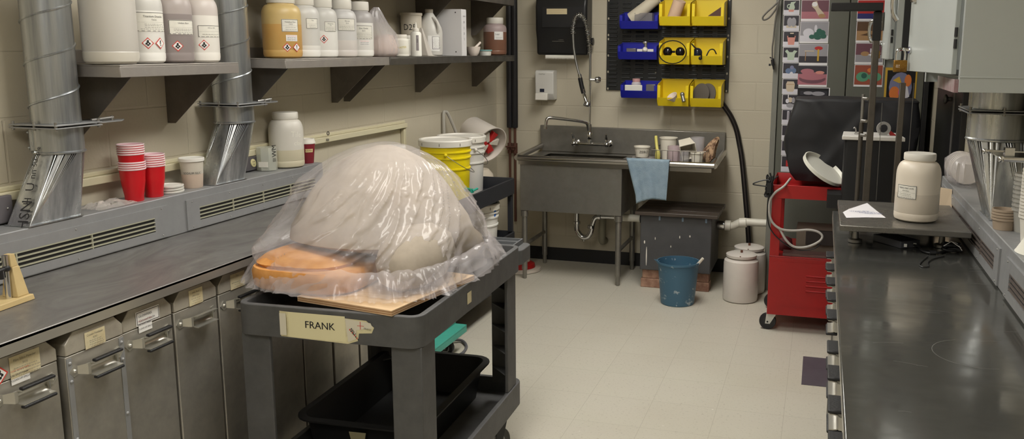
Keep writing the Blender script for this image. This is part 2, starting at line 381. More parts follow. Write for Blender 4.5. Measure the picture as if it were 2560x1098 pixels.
# ================================================================== under-worktop bins
def bin_handle(parent, cx, cy, cz, s, rubber=True, local=False):
    """s = outward direction in x: an outward-open channel carried by two riveted ears"""
    X = lambda a: cx+s*a
    h = Mb(); g = []; n = 8
    for i in range(n+1):
        a = math.pi/2+math.pi*i/n; g.append((X(.034+.020*math.cos(a)), cz+.019*math.sin(a)))
    g = [(X(.043), cz+.019)]+g+[(X(.043), cz-.019)]
    g2 = [(X(.043), cz-.0165)]+[(X(.034+.0175*math.cos(math.pi/2+math.pi*(n-i)/n)), cz+.0165*math.sin(math.pi/2+math.pi*(n-i)/n)) for i in range(n+1)]+[(X(.043), cz+.0165)]
    k = len(g); vs = []
    for y in (cy-.046, cy+.046): vs += [(x, y, z) for x, z in g+g2]
    K = 2*k; h.add(vs, [(i, (i+1) % K, (i+1) % K+K, i+K) for i in range(K)]+[(i, i+1, K-2-i, K-1-i) for i in range(k-1)]+[(i+K, i+1+K, 2*K-2-i, 2*K-1-i) for i in range(k-1)])
    for q in (-1, 1):
        y = lambda d: cy+q*d
        P = [(.092, 0), (.078, .016), (.064, .012), (.064, -.012), (.078, -.016)]
        h.hexa([(X(0), y(d), cz+z) for d, z in P], [(X(.002), y(d), cz+z) for d, z in P])
        h.hexa([(X(.001), y(.066), cz-.011), (X(.001), y(.066), cz+.011), (X(.003), y(.064), cz+.011), (X(.003), y(.064), cz-.011)], [(X(.020), y(.052), cz-.015), (X(.020), y(.052), cz+.015), (X(.0225), y(.051), cz+.015), (X(.0225), y(.051), cz-.015)])
        h.hexa([(X(.019), y(.053), cz-.015), (X(.019), y(.053), cz+.015), (X(.0225), y(.051), cz+.015), (X(.0225), y(.051), cz-.015)], [(X(.022), y(.044), cz-.016), (X(.022), y(.044), cz+.016), (X(.025), y(.044), cz+.016), (X(.025), y(.044), cz-.016)])
        h.ball((X(.003), y(.076), cz), .0055, 8)
    ho = obj('handle', h, mt('handle_steel', (200, 198, 190), .30, .8), parent, local=local)
    if rubber:
        for zz in (cz+.0195, cz-.0275):
            g_ = Mb().box(*sorted((X(.014 if s < 0 else .032), X(.047))), cy-.047, cy+.047, zz, zz+.008)
            obj('rubber_grip', g_, mt('ribbed_rubber', (26, 26, 28), .55, bump=.3, bs=160), ho, bevel=.003, local=local)
    return ho
def hopper(x, y, s, label, w=.194, rubber=True, top=None, haz=False, spill=False, sides=False, hz=.805, vis=True, group=None, dh=0):
    t = thing('rolling_ingredient_bin', label, 'storage bin', (x-s*.2, y, .02), group)
    X = lambda a: x-s*a
    b = Mb(); b.box(*sorted((X(0), X(.40))), y-w/2, y+w/2, .10, .845+dh); obj('body', b, BINM, t, bevel=.003)
    h = Mb(); c = .028
    P = [(y-w/2+.001, .847+dh), (y+w/2-.001, .847+dh), (y+w/2-.001, .905-c+dh), (y+w/2-c, .907+dh), (y-w/2+c, .907+dh), (y-w/2+.001, .905-c+dh)]
    h.prism(P, 'x', *sorted((X(-.0015), X(.36)))); obj('hood', h, BINTOP, t, bevel=.002)
    for k in (.03, .37):
        wh = Mb().cyl((X(k), y-.02, .05), (X(k), y+.02, .05), .05); obj('caster', wh, BLKM, t)
    ho = bin_handle(t, X(-.0005), y, hz, s, rubber)
    if sides:
        r = Mb()
        for k in (-1, 1):
            r.box(*sorted((X(-.002), X(0))), y+k*(w/2-.001)-.008-.008*k, y+k*(w/2-.001)+.008-.008*k, .12, .843)
            for z in (.83, .78, .62, .45): r.ball((X(-.002), y+k*(w/2-.010), z), .0048, 8)
        obj('side_strip', r, RISER, t)
    V = (0, 0, 1); UU = (0, s, 0)
    if top:
        top(t, X(-.0022), y, s)
    if spill:
        L = Lab().rect(-.026, .026, -.021, .021, 4).text('TOXIC IN RAW FORM', .0052, 0, .013, 2).text('USE DUST MASK', .0068, -.002, .002, 1).text('CLEAN UP SPILLS', .0068, -.001, -.010, 1)
        obj('safety_sticker', L.flat((X(-.0022), y-s*.012, .850), UU, V), LM, t)
    return t
def plate(t1, t2=None, lines=3, w=.075, h=.052, dz=.872, box=False, tilt=0, dy=0, mats=None):
    def f(t, x, y, s):
        L = Lab()
        if box:
            L.rect(-w/2, w/2, -h/2, h/2, 4).frame(-w/2+.003, w/2-.003, -h/2+.003, h/2-.003, .0016, 1)
            L.text(t1, .010, -w*.12, h*.14, 1).text(t2, .010, -w*.06, -h*.18, 1)
        else:
            L.rect(-w/2, w/2, -h/2, h/2, 0)
            L.text(t1, .0085, 0, h*.30, 3)
            if t2: L.text(t2, .0075, 0, h*.10, 3)
            L.lines(-w*.43, w*.43, -h*.42, 0, lines, 3)
        m = L.flat((x+s*.0002, y+dy, dz), (0, s, 0), (0, 0, 1))
        obj('name_label', m, LM if box else [OLDPAP]+LM[1:], t)
        if tilt == 9:
            q = Lab(); q.k = 5; hazard(q, 0, 0, .023, 'body'); obj('hazard_sticker', q.flat((x+s*.0002, y-.068, .868), (0, s, 0), (0, 0, 1)), LM, t)
    return f
BX = -1.868
L_ = [(1.405, 'galvanised rolling bin cut off by the left edge of the photo, plain steel cup handle', dict(rubber=False, top=None)),
      (1.610, 'galvanised rolling bin with a red-edged hazard diamond beside its powder label', dict(top=plate('Flint Silica Powder', 'SiO2', 4, .085, .056, tilt=9, dy=.004), spill=True)),
      (1.818, 'galvanised rolling bin with riveted side strips and taped, worn label', dict(top=plate('Custer Feldspar', 'K2O', 4, .068, .046, dy=.0), sides=True, dh=.004)),
      (2.022, 'galvanised rolling bin with white label in a black frame reading Calcined kaolin', dict(top=plate('GLOWMAX', 'Calcined kaolin', w=.092, h=.042, box=True), spill=True)),
      (2.226, 'galvanised rolling bin with plain steel handle just left of the grey cart', dict(rubber=False, top=plate('Iron Red', '(Fire Clay)', 3, .062, .050))),
      (2.430, 'galvanised rolling bin half hidden behind the near leg of the grey cart', dict(top=plate('Talc', None, 3))),
      (2.690, 'leftmost of the bins seen through the open side of the grey cart', dict(top=plate('Kaolin', None, 3))),
      (2.895, 'middle of the bins seen through the open side of the grey cart', dict(top=plate('Silica', None, 3))),
      (3.100, 'bin seen through the grey cart, just right of the middle one', dict(top=plate('Whiting', None, 3))),
      (3.305, 'rightmost bin under the left worktop seen through the grey cart', dict(top=plate('Grog', None, 3)))]
for y, lab, k in L_:
    hopper(BX+(.012 if abs(y-1.818) < .01 else 0), y, 1, lab, **k)
# ================================================================== ducts
def helix(c, r, z0, z1, turns, ph, w=.0035, n=40):
    m = Mb(); K = int(turns*n); pts = []
    for i in range(K+1):
        a = ph+2*math.pi*i/n; pts.append((c[0]+r*math.cos(a), c[1]+r*math.sin(a), z0+(z1-z0)*i/K))
    return m.tube(pts, w, 6)
def duct(label, cx, cy, r, zc, ztop, rect, seams, zgate, s, marks=None, strap=None):
    """s=+1 when the aisle is towards +x"""
    t = thing('extraction_duct', label, 'duct', (cx, cy, rect[4]))
    obj('spiral_pipe', Mb().cyl((cx, cy, zgate+.008), (cx, cy, ztop), r, n=48), GALV, t)
    if seams:
        pitch, ph = seams; obj('seam', helix((cx, cy), r+.0005, zgate+.02, ztop-.02, (ztop-zgate-.04)/pitch, ph), GALV, t)
    obj('collar', Mb().lathe([(r+.002, zc), (r+.006, zc+.002), (r+.006, zc+.006), (r+.002, zc+.010), (r+.002, zgate-.008)], (cx, cy, 0), 48), GALV, t)
    x0, x1, y0, y1, zb = rect
    n = 64; top = []; bot = []
    for i in range(n):
        a = 2*math.pi*(i+.5)/n; top.append((cx+r*math.cos(a), cy+r*math.sin(a), zc))
        qx = x1 if math.cos(a) > 0 else x0; qy = y1 if math.sin(a) > 0 else y0
        bot.append((qx, qy, zb))
    m = Mb(); m.add(bot+top, [])
    for i in range(n):
        j = (i+1) % n
        if bot[i] == bot[j]: m.f.append((i, n+j, n+i)); m.m.append(0)
        else: m.f.append((i, j, n+j, n+i)); m.m.append(0)
    obj('boot', m, GALV, t, smooth=16)
    fl = Mb().box(x0-.006, x1+.006, y0-.006, y1+.006, zb-.001, zb+.002); obj('flange', fl, GALV, t)
    g = Mb()
    g.box(cx-r-.02, cx+r+.02, cy-r-.02, cy+r+.02, zgate-.006, zgate-.002)
    g.box(cx-r-.02, cx+r+.02, cy-r-.02, cy+r+.02, zgate+.003, zgate+.007)
    go = obj('blast_gate', g, RISER, t, bevel=.001)
    k = Mb(); k.hexa([(cx-r*.9, cy-.02, zgate-.002), (cx+r*.9, cy-.02, zgate-.002), (cx+r*.9, cy+r+.13, zgate-.002), (cx+r*.5, cy+r+.17, zgate-.002), (cx-r*.9, cy+r+.12, zgate-.002)],
                     [(cx-r*.9, cy-.02, zgate+.002), (cx+r*.9, cy-.02, zgate+.002), (cx+r*.9, cy+r+.13, zgate+.002), (cx+r*.5, cy+r+.17, zgate+.002), (cx-r*.9, cy+r+.12, zgate+.002)])
    obj('slide_plate', k, RISER, go)
    for (px_, py_) in ((-1, -1), (1, -1), (0, -1), (1, 1), (-1, 1)):
        b = Mb().cyl((cx+px_*(r+.012), cy+py_*(r+.012), zgate-.012), (cx+px_*(r+.012), cy+py_*(r+.012), zgate+.016), .0045, n=8); obj('bolt', b, STEEL, go)
    b = Mb()
    b.cyl((cx+r*.6, cy+r+.11, zgate), (cx+r*.6, cy+r+.11, zgate+.018), .004, n=8); b.cyl((cx+r*.5, cy+r+.03, zgate+.008), (cx+r*.6, cy+r+.115, zgate+.012), .0045, n=8)
    obj('lever', b, STEEL, go)
    if strap:
        a = strap; q = Mb(); ux, uy = math.cos(a), math.sin(a)
        q.hexa([(cx+ux*(r+.0)-uy*.014, cy+uy*r+ux*.014, zc+.012), (cx+ux*(r+.008)-uy*.014, cy+uy*(r+.008)+ux*.014, zc+.012), (cx+ux*(r+.008)+uy*.014, cy+uy*(r+.008)-ux*.014, zc+.012), (cx+ux*r+uy*.014, cy+uy*r-ux*.014, zc+.012)],
               [(cx+ux*(r+.0)-uy*.014, cy+uy*r+ux*.014, zgate-.01), (cx+ux*(r+.008)-uy*.014, cy+uy*(r+.008)+ux*.014, zgate-.01), (cx+ux*(r+.008)+uy*.014, cy+uy*(r+.008)-ux*.014, zgate-.01), (cx+ux*r+uy*.014, cy+uy*r-ux*.014, zgate-.01)])
        for z in (zc+.02, zgate-.02): q.ball((cx+ux*(r+.01), cy+uy*(r+.01), z), .004, 6)
        obj('strap', q, GALV, t)
    return t
d1 = duct('galvanised spiral duct at the left with stencilled black lettering on its boot', -2.33, 2.216, .070, 1.31, 2.745, (-2.385, -2.300, 2.055, 2.245, 1.102), (.13, 2.2), 1.398, 1, strap=-2.2)
# stencil on the boot
L = Lab()
for i, (s_, h_, v) in enumerate((('HSN', .05, -.055), ('H', .034, -.01), ('U', .04, .035), ('nn', .03, .075), ('SU', .022, .112), ('ple', .022, .150))):
    L.text(s_, h_, 0.0, v-.008, 0, rot=math.pi/2, wid=1)
a = Vector((-2.318, 2.052, 1.105)); up = (Vector((-2.33, 2.135, 1.30))-a).normalized()
obj('stencil_lettering', L.flat(a+up*.095+Vector((0, -.004, 0)), (1, .12, 0), up), [mt('stencil_ink', (38, 38, 42), .6)], d1)
duct('galvanised spiral duct standing behind the right end of the jar shelf', -2.335, 3.085, .076, 1.335, 2.745, (-2.385, -2.303, 2.905, 3.085, 1.102), (.13, 1.2), 1.412, 1)
# wall outlets
t = thing('outlet_box', 'grey steel junction box on the wall at the far left above the ledge', 'outlet', (-2.43, 2.05, 1.10))
obj('box', Mb().box(-2.449, -2.40, 1.93, 2.095, 1.105, 1.19), mt('dull_box', (112, 108, 112), .5, .4), t, bevel=.004)
obj('screw', Mb().ball((-2.40, 2.075, 1.15), .004, 8), STEEL, t)
t = thing('outlet_box', 'duplex power outlet in a steel box right of the second duct', 'outlet', (-2.43, 3.30, 1.11))
obj('box', Mb().box(-2.449, -2.415, 3.255, 3.345, 1.105, 1.167), mt('dull_box'), t, bevel=.003)
p = obj('socket', Mb().lathe([(.016, 0), (.016, .003), (.014, .004)], (-2.415, 3.30, 1.138), 20, axis=(1, 0, 0), sy=1.3), mt('ivory_plastic', (225, 215, 165), .4), t)
m = Mb()
for dz, dy in ((.006, .005), (.006, -.005), (-.006, 0)): m.box(-2.4115, -2.4100, 3.30+dy-.001, 3.30+dy+.001, 1.138+dz-.003, 1.138+dz+.003)
obj('slots', m, BLKM, p)
# ================================================================== wall shelves
def shelf(label, y0, y1, z, cut0=True, brs=(), x0=-2.449, x1=-2.15, mat=SHELFM):
    t = thing('wall_shelf', label, 'shelf', (-2.3, (y0+y1)/2, z-.04))
    m = Mb().box(x0, x1, y0, y1, z-.006, z); m.box(x1-.003, x1, y0, y1, z-.040, z-.006); m.box(x0, x1-.003, y0, y0+.003, z-.040, z-.006); m.box(x0, x1-.003, y1-.003, y1, z-.040, z-.006)
    m.box(x0, x0+.003, y0+.003, y1-.003, z, z+.045)
    obj('shelf_board', m, mat, t, bevel=.0015)
    for (y, d) in brs:
        b = Mb()
        b.prism([(x0, z-.0065), (x1-.02, z-.0065), (x1-.035, z-.028), (x0+.035, z-d), (x0, z-d)], 'y', y-.0015, y+.0015)
        b.box(x0, x0+.003, y-.001, y+.030, z-d, z-.0065)
        br = obj('bracket', b, BRACK, t)
        for zz in (z-d+.02, z-d+.06, z-.06): obj('bolt', Mb().ball((x0+.005, y+.016, zz), .005, 8), STEEL, br)
    return t
shelf('steel wall shelf holding four labelled jars, between the two ducts', 2.302, 2.886, 1.586, brs=((2.40, .24), (2.84, .235)))
shelf('steel wall shelf with the ochre jar and four white jars', 3.19, 4.09, 1.597, brs=((3.28, .24), (4.02, .235)))
shelf('steel wall shelf nearest the corner, with the white binder on it', 4.10, 5.98, 1.597, brs=((4.14, .235), (4.985, .225), (5.90, .225)), mat=mt('dark_shelf_steel', (120, 117, 112), .4, .8, var=.25, vs_=6))
shelf('upper wall shelf, above the jars right of the second duct', 3.19, 4.35, 1.985, brs=((4.30, .09),), mat=BRACK)
shelf('upper wall shelf nearest the corner, above the binder', 4.40, 5.98, 1.985, brs=((5.02, .25), (5.90, .25)), mat=BRACK)
# ================================================================== jars
def jar(label, x, y, z, r, h, mats, fill=.0, lab=None, la=0, lz=.5, haz=(), hz=.22, ha=0, name='plastic_jar', lidr=.70, neck=.84, shoulder=.66, group=None, extra=None, lidm=WHT, cat='jar', writing=None):
    """mats: [plastic above the contents, plastic over the contents]"""
    t = thing(name, label, cat, (x, y, z), group)
    P = [(r*.55, 0), (r*.86, .002*h/.25), (r*.97, .03*h), (r, .07*h)]
    ff = max(.08, fill)
    if fill > .09: P += [(r*1.0, .12*h), (r*.985, .13*h), (r, .14*h)]
    P += [(r, ff*h)]; k = len(P)-1
    if ff < shoulder: P += [(r, shoulder*h)]
    for i in range(1, 7):
        a = i/6*math.pi/2; P.append((r*(lidr-.02)+r*(1-lidr+.02)*math.cos(a), h*(shoulder+(neck-.02-shoulder)*math.sin(a))))
    P += [(r*(lidr-.03), neck*h)]
    P = sorted(P, key=lambda q: q[1])
    k = [i for i, q in enumerate(P) if q[1] >= ff*h-1e-6][0]
    mm = [1 if i < k else 0 for i in range(len(P)-1)]
    obj('body', Mb().lathe(P, (x, y, z), 36, mm), mats, t)
    ld = Mb().lathe([(r*lidr, neck*h), (r*(lidr+.02), neck*h+.002), (r*(lidr+.02), h-.004), (r*lidr, h)], (x, y, z), 40)
    obj('lid', ld, lidm, t, smooth=50)
    ph = towards(x, y)
    if lab: obj('name_label', lab.wrap((x, y), r+.0006, ph+la, z+lz*h), LM, t)
    if haz:
        L = Lab()
        for i, kd in enumerate(haz): hazard(L, (i-(len(haz)-1)/2)*.042, 0, .0195, kd)
        obj('hazard_sticker', L.wrap((x, y), r+.0006, ph+ha, z+hz*h), LM, t)
    if extra: obj('safety_sticker', extra.wrap((x, y), r+.0006, ph+la+.05, z+(lz-.19)*h), LM, t)
    if writing: obj('handwriting', writing[0].wrap((x, y), r+.0006, ph+writing[1], z+writing[2]*h), LM, t)
    return t
HD = mt('cloudy_plastic', (206, 204, 198), .38)
HDg = mt('cloudy_plastic_grey', (176, 172, 170), .38)
def J(name, c=(200, 200, 200), **k): return mt(name, c, .38, **k)
def px_(px, py, x=-2.26, z=None):
    p = U(px, py, 'x', x); return p.y
tox = lambda: Lab().rect(-.026, .026, -.013, .013, 4).text('TOXIC IN RAW FORM', .0045, 0, .008, 2).text('USE DUST MASK', .006, 0, .0005, 1).text('CLEAN UP SPILLS', .006, 0, -.0075, 1)
Z1 = 1.5862
jar('largest jar on the shelf between the ducts, unlabelled and nearly empty', -2.235, 2.360, Z1, .082, .32, [J('milky_plastic', (198, 194, 186)), J('milky_plastic2', (205, 200, 188))], fill=.12, shoulder=.72, neck=.9)
jar('white jar with Titanium Dioxide label and two hazard diamonds', -2.262, 2.538, Z1, .065, .285, [HD, J('white_powder', (232, 230, 224))], fill=.62, lab=std_label('Titanium Dioxide', 'TiO2', .11, .064, 4), la=.55, lz=.49, haz=('body', '!'), ha=.50, hz=.24)
jar('grey-brown jar of burnt umber, darkest on its shelf', -2.255, 2.676, Z1, .064, .285, [J('umber_upper', (176, 166, 162)), J('umber_powder', (146, 136, 134))], fill=.60, lab=std_label('Umber, Burn', None, .10, .050, 3), la=.55, lz=.44, haz=('body',), ha=.16, hz=.21)
jar('white jar with one hazard diamond at the right end of the shelf between ducts', -2.250, 2.812, Z1, .063, .285, [J('ultrox_upper', (205, 196, 190)), J('ultrox_powder', (234, 230, 222))], fill=.60, lab=std_label('Ultrox 500', None, .095, .043, 1), la=.60, lz=.40, haz=('body',), ha=.14, hz=.225)
Z2 = 1.5972
jar('ochre-yellow jar with two hazard diamonds, right of the second duct', -2.255, px_(706, 147), Z2, .081, .275, [J('ochre_upper', (200, 172, 112), rgb2=(208, 184, 128), vs_=5), J('ochre_powder', (200, 154, 86), rgb2=(198, 162, 96), vs_=6)], fill=.52, lab=std_label('Vanadium Pent.', 'V2O5', .075, .052, 2), la=.45, lz=.50, haz=('body', '!'), ha=.48, hz=.17, extra=tox())
jar('white jar just right of the ochre jar, its label partly hidden', -2.26, px_(760, 146), Z2, .073, .275, [HD, J('white_powder')], fill=.2, lab=std_label('Talc', None, .06, .046, 2), la=.62, lz=.55)
jar('white jar with one hazard diamond, middle of the five on its shelf', -2.26, px_(807, 145), Z2, .071, .272, [HD, J('white_powder')], fill=.45, lab=std_label('Manganese', 'Mn', .06, .046, 3), la=.60, lz=.52, haz=('body',), ha=.12, hz=.31)
jar('white jar labelled Zircon, second from the right of the jar row', -2.26, px_(856, 144), Z2, .072, .272, [J('flour_upper', (205, 203, 200)), J('flour_powder', (214, 208, 202))], fill=.30, lab=std_label('Zircon', 'ZrO', .088, .058, 3), la=.40, lz=.57)
jar('white jar labelled Zinc Oxide beside the bag of pink powder', -2.26, px_(901, 143), Z2, .068, .272, [HDg, J('white_powder')], fill=.62, lab=std_label('Zinc Oxide', 'ZnO', .10, .066, 4), la=.30, lz=.45, extra=tox())
# ================================================================== small things on the corner shelf
def blob(name, rings, mats, n=40, wr=.0, seed=0, freq=6, parent=None, sub=0, solid=0, uvw=None, smooth=60, ridge=0, local=False):
    """closed soft body: rings = (z, cx, cy, rx, ry, power)"""
    m = Mb(); vs = []
    for (z, cx, cy, rx, ry, pw) in rings:
        for j in range(n):
            a = 2*math.pi*j/n; c_, s_ = math.cos(a), math.sin(a)
            x = cx+rx*math.copysign(abs(c_)**(2/pw), c_); y = cy+ry*math.copysign(abs(s_)**(2/pw), s_)
            p = Vector((x, y, z))
            if wr:
                d = Vector((x-cx, y-cy, 0)); d = d.normalized() if d.length > 1e-6 else Vector((0, 0, 1))
                q = noise.noise(Vector((c_*freq+seed, s_*freq, z*freq*1.3)))
                if ridge: q = 1-2*abs(q)*1.6
                p = p+d*(wr*q)
            vs.append(p)
    m.add(vs, rings_faces(n, len(rings))); k = len(rings); m.f += [tuple(range(n))[::-1], tuple(range((k-1)*n, k*n))]; m.m += [0, 0]
    return obj(name, m, mats, parent, smooth=smooth, sub=sub, solid=solid, local=local)
FILM = mt('clear_bag_film', (225, 220, 222), .22, trans=0, alpha=.34, spec=.7, bump=.6, bs=26)
by = px_(965, 140)
t = thing('powder_bag', 'clear plastic bag of pinkish powder with its neck twisted up', 'bag', (-2.27, by, Z2))
def lay(zs): return [(Z2+z, -2.27+dx, by+dy, rx, ry, 2.4) for z, dx, dy, rx, ry in zs]
blob('powder', lay([(0.001, 0, 0, .06, .11), (.02, 0, 0, .075, .125), (.05, 0, 0, .073, .125), (.085, 0, .01, .06, .105), (.112, 0, .02, .04, .06), (.118, 0, .02, .01, .012)]), mt('pink_powder', (205, 182, 168), .9, var=.15, vs_=30), 40, .006, 3, 5, t)
blob('film', lay([(0.0005, 0, 0, .064, .114), (.02, 0, 0, .079, .130), (.06, 0, 0, .078, .130), (.10, 0, -.01, .070, .118), (.135, 0, -.035, .052, .100), (.17, 0, -.060, .038, .080), (.205, 0, -.075, .027, .062), (.235, 0, -.075, .018, .040), (.255, 0, -.07, .008, .014)]), FILM, 48, .006, 9, 9, t, ridge=1)
jar('small white jar with yellow handwriting beside the powder bag', -2.20, px_(1003, 140, -2.20), Z2, .043, .118, [J('white_small', (226, 223, 212))]*2, fill=.3, lidr=.74, shoulder=.72,
    writing=(Lab().text('PLASTER', .014, 0, 0, 0, rot=.08), .1, .42))['label']
C.objects[-1].data.materials.clear(); C.objects[-1].data.materials.append(mt('yellow_marker', (196, 178, 60), .7))
# tall cloudy bucket behind
by = px_(1030, 140, -2.37); t = thing('tall_container', 'tall cloudy container marked D25 at the back of the shelf', 'container', (-2.37, by, Z2))
obj('body', Mb().lathe([(.055, 0), (.058, .01), (.062, .235), (.066, .236), (.066, .25), (.06, .25)], (-2.37, by, Z2), 32), mt('cloudy_bucket', (196, 188, 172), .45), t)
obj('handwriting', Lab().text('D25', .05, 0, 0, 0, wid=.9).wrap((-2.37, by), .0625, towards(-2.37, by)-.15, Z2+.165), INK, t)
jar('small squat white jar tucked behind the squeeze bottle', -2.33, px_(1018, 140, -2.33), Z2, .04, .118, [J('white_small')]*2, fill=.3, lidr=.8, shoulder=.75)
sy = px_(1041, 140, -2.19); t = thing('squeeze_bottle', 'white squeeze bottle with pointed nozzle and a dark vertical label', 'bottle', (-2.19, sy, Z2))
obj('body', Mb().lathe([(.026, 0), (.030, .004), (.030, .125), (.024, .135), (.015, .138)], (-2.19, sy, Z2), 28), mt('milk_bottle', (232, 230, 222), .35), t)
obj('nozzle', Mb().lathe([(.017, .138), (.017, .152), (.008, .158), (.003, .187), (.001, .188)], (-2.19, sy, Z2), 20), WHT, t)
obj('name_label', Lab().rect(-.0075, .0075, -.042, .042, 0).text('Iron', .012, 0, .012, 1, rot=math.pi/2).wrap((-2.19, sy), .0306, towards(-2.19, sy)+.25, Z2+.075), [mt('grey_tape', (140, 132, 134), .6), INK], t)
cy_ = px_(1078, 139, -2.22); t = thing('pastry_bag', 'clear cone-shaped bag lying behind the squeeze bottle', 'bag', (-2.22, cy_, Z2))
c = Mb().hexa([(-2.25, cy_-.10, Z2+.0005), (-2.19, cy_-.10, Z2+.0005), (-2.195, cy_+.045, Z2+.0005), (-2.245, cy_+.045, Z2+.0005)], [(-2.245, cy_-.10, Z2+.165), (-2.225, cy_-.10, Z2+.165), (-2.215, cy_+.02, Z2+.008), (-2.23, cy_+.02, Z2+.008)])
obj('film', c, mt('cone_film', (225, 218, 208), .3, alpha=.6, bump=.4, bs=30), t, bevel=.006)
gy = px_(1075, 138, -2.31); t = thing('gallon_jug', 'translucent gallon jug with white cap and a boxed label', 'jug', (-2.31, gy, Z2))
obj('body', Mb().lathe([(.068, 0), (.076, .008), (.078, .03), (.078, .145), (.072, .170), (.050, .215), (.030, .245), (.024, .255)], (-2.31, gy, Z2), 36), mt('jug_plastic', (200, 197, 190), .35), t)
obj('cap', Mb().lathe([(.022, .255), (.024, .257), (.024, .275), (.021, .278)], (-2.31, gy, Z2), 24), mt('jug_cap', (190, 182, 170), .5), t)
obj('handle', Mb().tube([(-2.25, gy-.03, Z2+.13), (-2.235, gy-.035, Z2+.16), (-2.245, gy-.032, Z2+.20), (-2.28, gy-.02, Z2+.225)], .010, 10, smooth=5), mt('jug_plastic'), t)
obj('name_label', Lab().rect(-.038, .038, -.045, .045, 4).frame(-.012, .036, -.034, .040, .002, 1).lines(-.008, .032, -.03, .03, 8, 3).wrap((-2.31, gy), .0785, towards(-2.31, gy)+.35, Z2+.075), LM, t)
ly, ry = px_(1088, 138, -2.28), px_(1166, 138, -2.17)
t = thing('ring_binder', 'thick white binder with MSDS printed down the spine', 'binder', (-2.27, 5.1, Z2))
y1 = px_(1167, 138, -2.17); y0 = y1-.075
b = Mb(); b.box(-2.44, -2.17, y0, y0+.003, Z2+.0005, Z2+.285); b.box(-2.44, -2.17, y1-.003, y1, Z2+.0005, Z2+.285); b.box(-2.173, -2.17, y0+.003, y1-.003, Z2+.0005, Z2+.285)
obj('cover', b, mt('binder_vinyl', (222, 220, 220), .35), t, bevel=.001)
obj('pages', Mb().box(-2.43, -2.18, y0+.005, y1-.012, Z2+.004, Z2+.27), PAPW, t)
L = Lab()
for i, ch in enumerate('MSDS'): L.text(ch, .020, 0, .055-i*.034, 0)
L.text('HAWAII', .011, 0, .092, 0)
obj('spine_lettering', L.flat((-2.1696, (y0+y1)/2, Z2+.15), (0, 1, 0), (0, 0, 1)), INK, t)
q = Mb(); q.cyl((-2.21, y0-.001, Z2+.265), (-2.21, y0+.001, Z2+.265), .004, n=10); q.cyl((-2.21, y0-.001, Z2+.025), (-2.21, y0+.001, Z2+.025), .004, n=10); obj('rivets', q, BLKM, t)
my = px_(1184, 139, -2.20); t = thing('mortar', 'small white porcelain mortar with a spout, right of the binder', 'mortar', (-2.20, my, Z2))
obj('bowl', Mb().lathe([(.022, 0), (.026, .004), (.036, .02), (.043, .045), (.046, .058), (.042, .058), (.034, .03), (.005, .018)], (-2.20, my, Z2), 32, cap=False), mt('porcelain', (226, 214, 204), .3), t)
t = tag(obj('pestle', Mb().cyl((-2.21, my+.0, Z2+.030), (-2.175, my+.05, Z2+.083), .010, .007).ball((-2.175, my+.05, Z2+.083), .0085, 8), mt('porcelain')), 'white porcelain pestle leaning in the small mortar', 'pestle')
py_ = px_(1213, 138, -2.18); t = thing('lidded_tub', 'short clear tub with teal lid in front of the brown jar', 'tub', (-2.18, py_, Z2))
obj('body', Mb().lathe([(.036, 0), (.038, .002), (.042, .03)], (-2.18, py_, Z2), 28), mt('tub_plastic', (222, 222, 216), .3), t)
obj('lid', Mb().lathe([(.045, .030), (.047, .031), (.047, .037), (.044, .039)], (-2.18, py_, Z2), 28), mt('teal_lid', (120, 165, 165), .3), t)
L = Lab().rect(-.034, .034, -.028, .028, 4).text('Lepi', .018, -.012, .010, 1).lines(-.028, .028, -.022, -.008, 2, 3)
jar('reddish-brown jar with white lid at the corner end of the shelf', -2.27, px_(1238, 137, -2.27), Z2, .082, .262, [J('brown_upper', (178, 160, 158)), J('brown_slip', (122, 86, 70), rgb2=(134, 94, 74), vs_=5)], fill=.62, shoulder=.70, lab=L, la=.35, lz=.52)
# ================================================================== on the left ledge
ZL = 1.1003
def solo(x, y, n1, label0, ranks, z=ZL, gap=None):
    """stacked cups, each one an object; gap = index above which the stack is lifted"""
    prof = [(.030, 0), (.031, .003), (.0315, .02), (.040, .072), (.0395, .075), (.0425, .112), (.0450, .114), (.0450, .117), (.0430, .118), (.0415, .115), (.038, .072), (.029, .006), (.002, .006)]
    zz = z
    for i in range(n1):
        m = Mb().lathe(prof, (0, 0, 0), 36, [0]*5+[1]*4+[2]*3, cap=False)
        # pressed facets
        for k, v in enumerate(m.v):
            if .02 < v[2] < .07:
                a = math.atan2(v[1], v[0]); f = 1-.025*(math.cos(a*8) > 0); m.v[k] = (v[0]*f, v[1]*f, v[2])
        m.f.append(tuple(range(36))[::-1]); m.m.append(0)
        o = obj('party_cup', m, [mt('red_cup', (196, 22, 32), .35), mt('cup_rim', (240, 215, 218), .4), mt('cup_inside', (232, 190, 198), .5)], local=True)
        o.location = (x, y, zz)
        tag(o, ranks[i], 'cup', label0)
        zz += .0080 if gap is None or i != gap else .030
ordn = ['bottom', 'second from the bottom', 'third from the bottom', 'fourth from the bottom', 'fifth from the bottom', 'sixth from the bottom', 'seventh from the bottom', 'second from the top', 'topmost']
solo(-2.352, 2.534, 9, 'red cups in the taller stack on the ledge', ['red party cup, %s in the taller left stack' % o for o in ordn], gap=3)
o2 = ['bottom', 'second from the bottom', 'third from the bottom', 'third from the top', 'second from the top', 'topmost']
solo(-2.352, 2.630, 6, 'red cups in the shorter stack on the ledge', ['red party cup, %s in the shorter right stack' % o for o in o2])
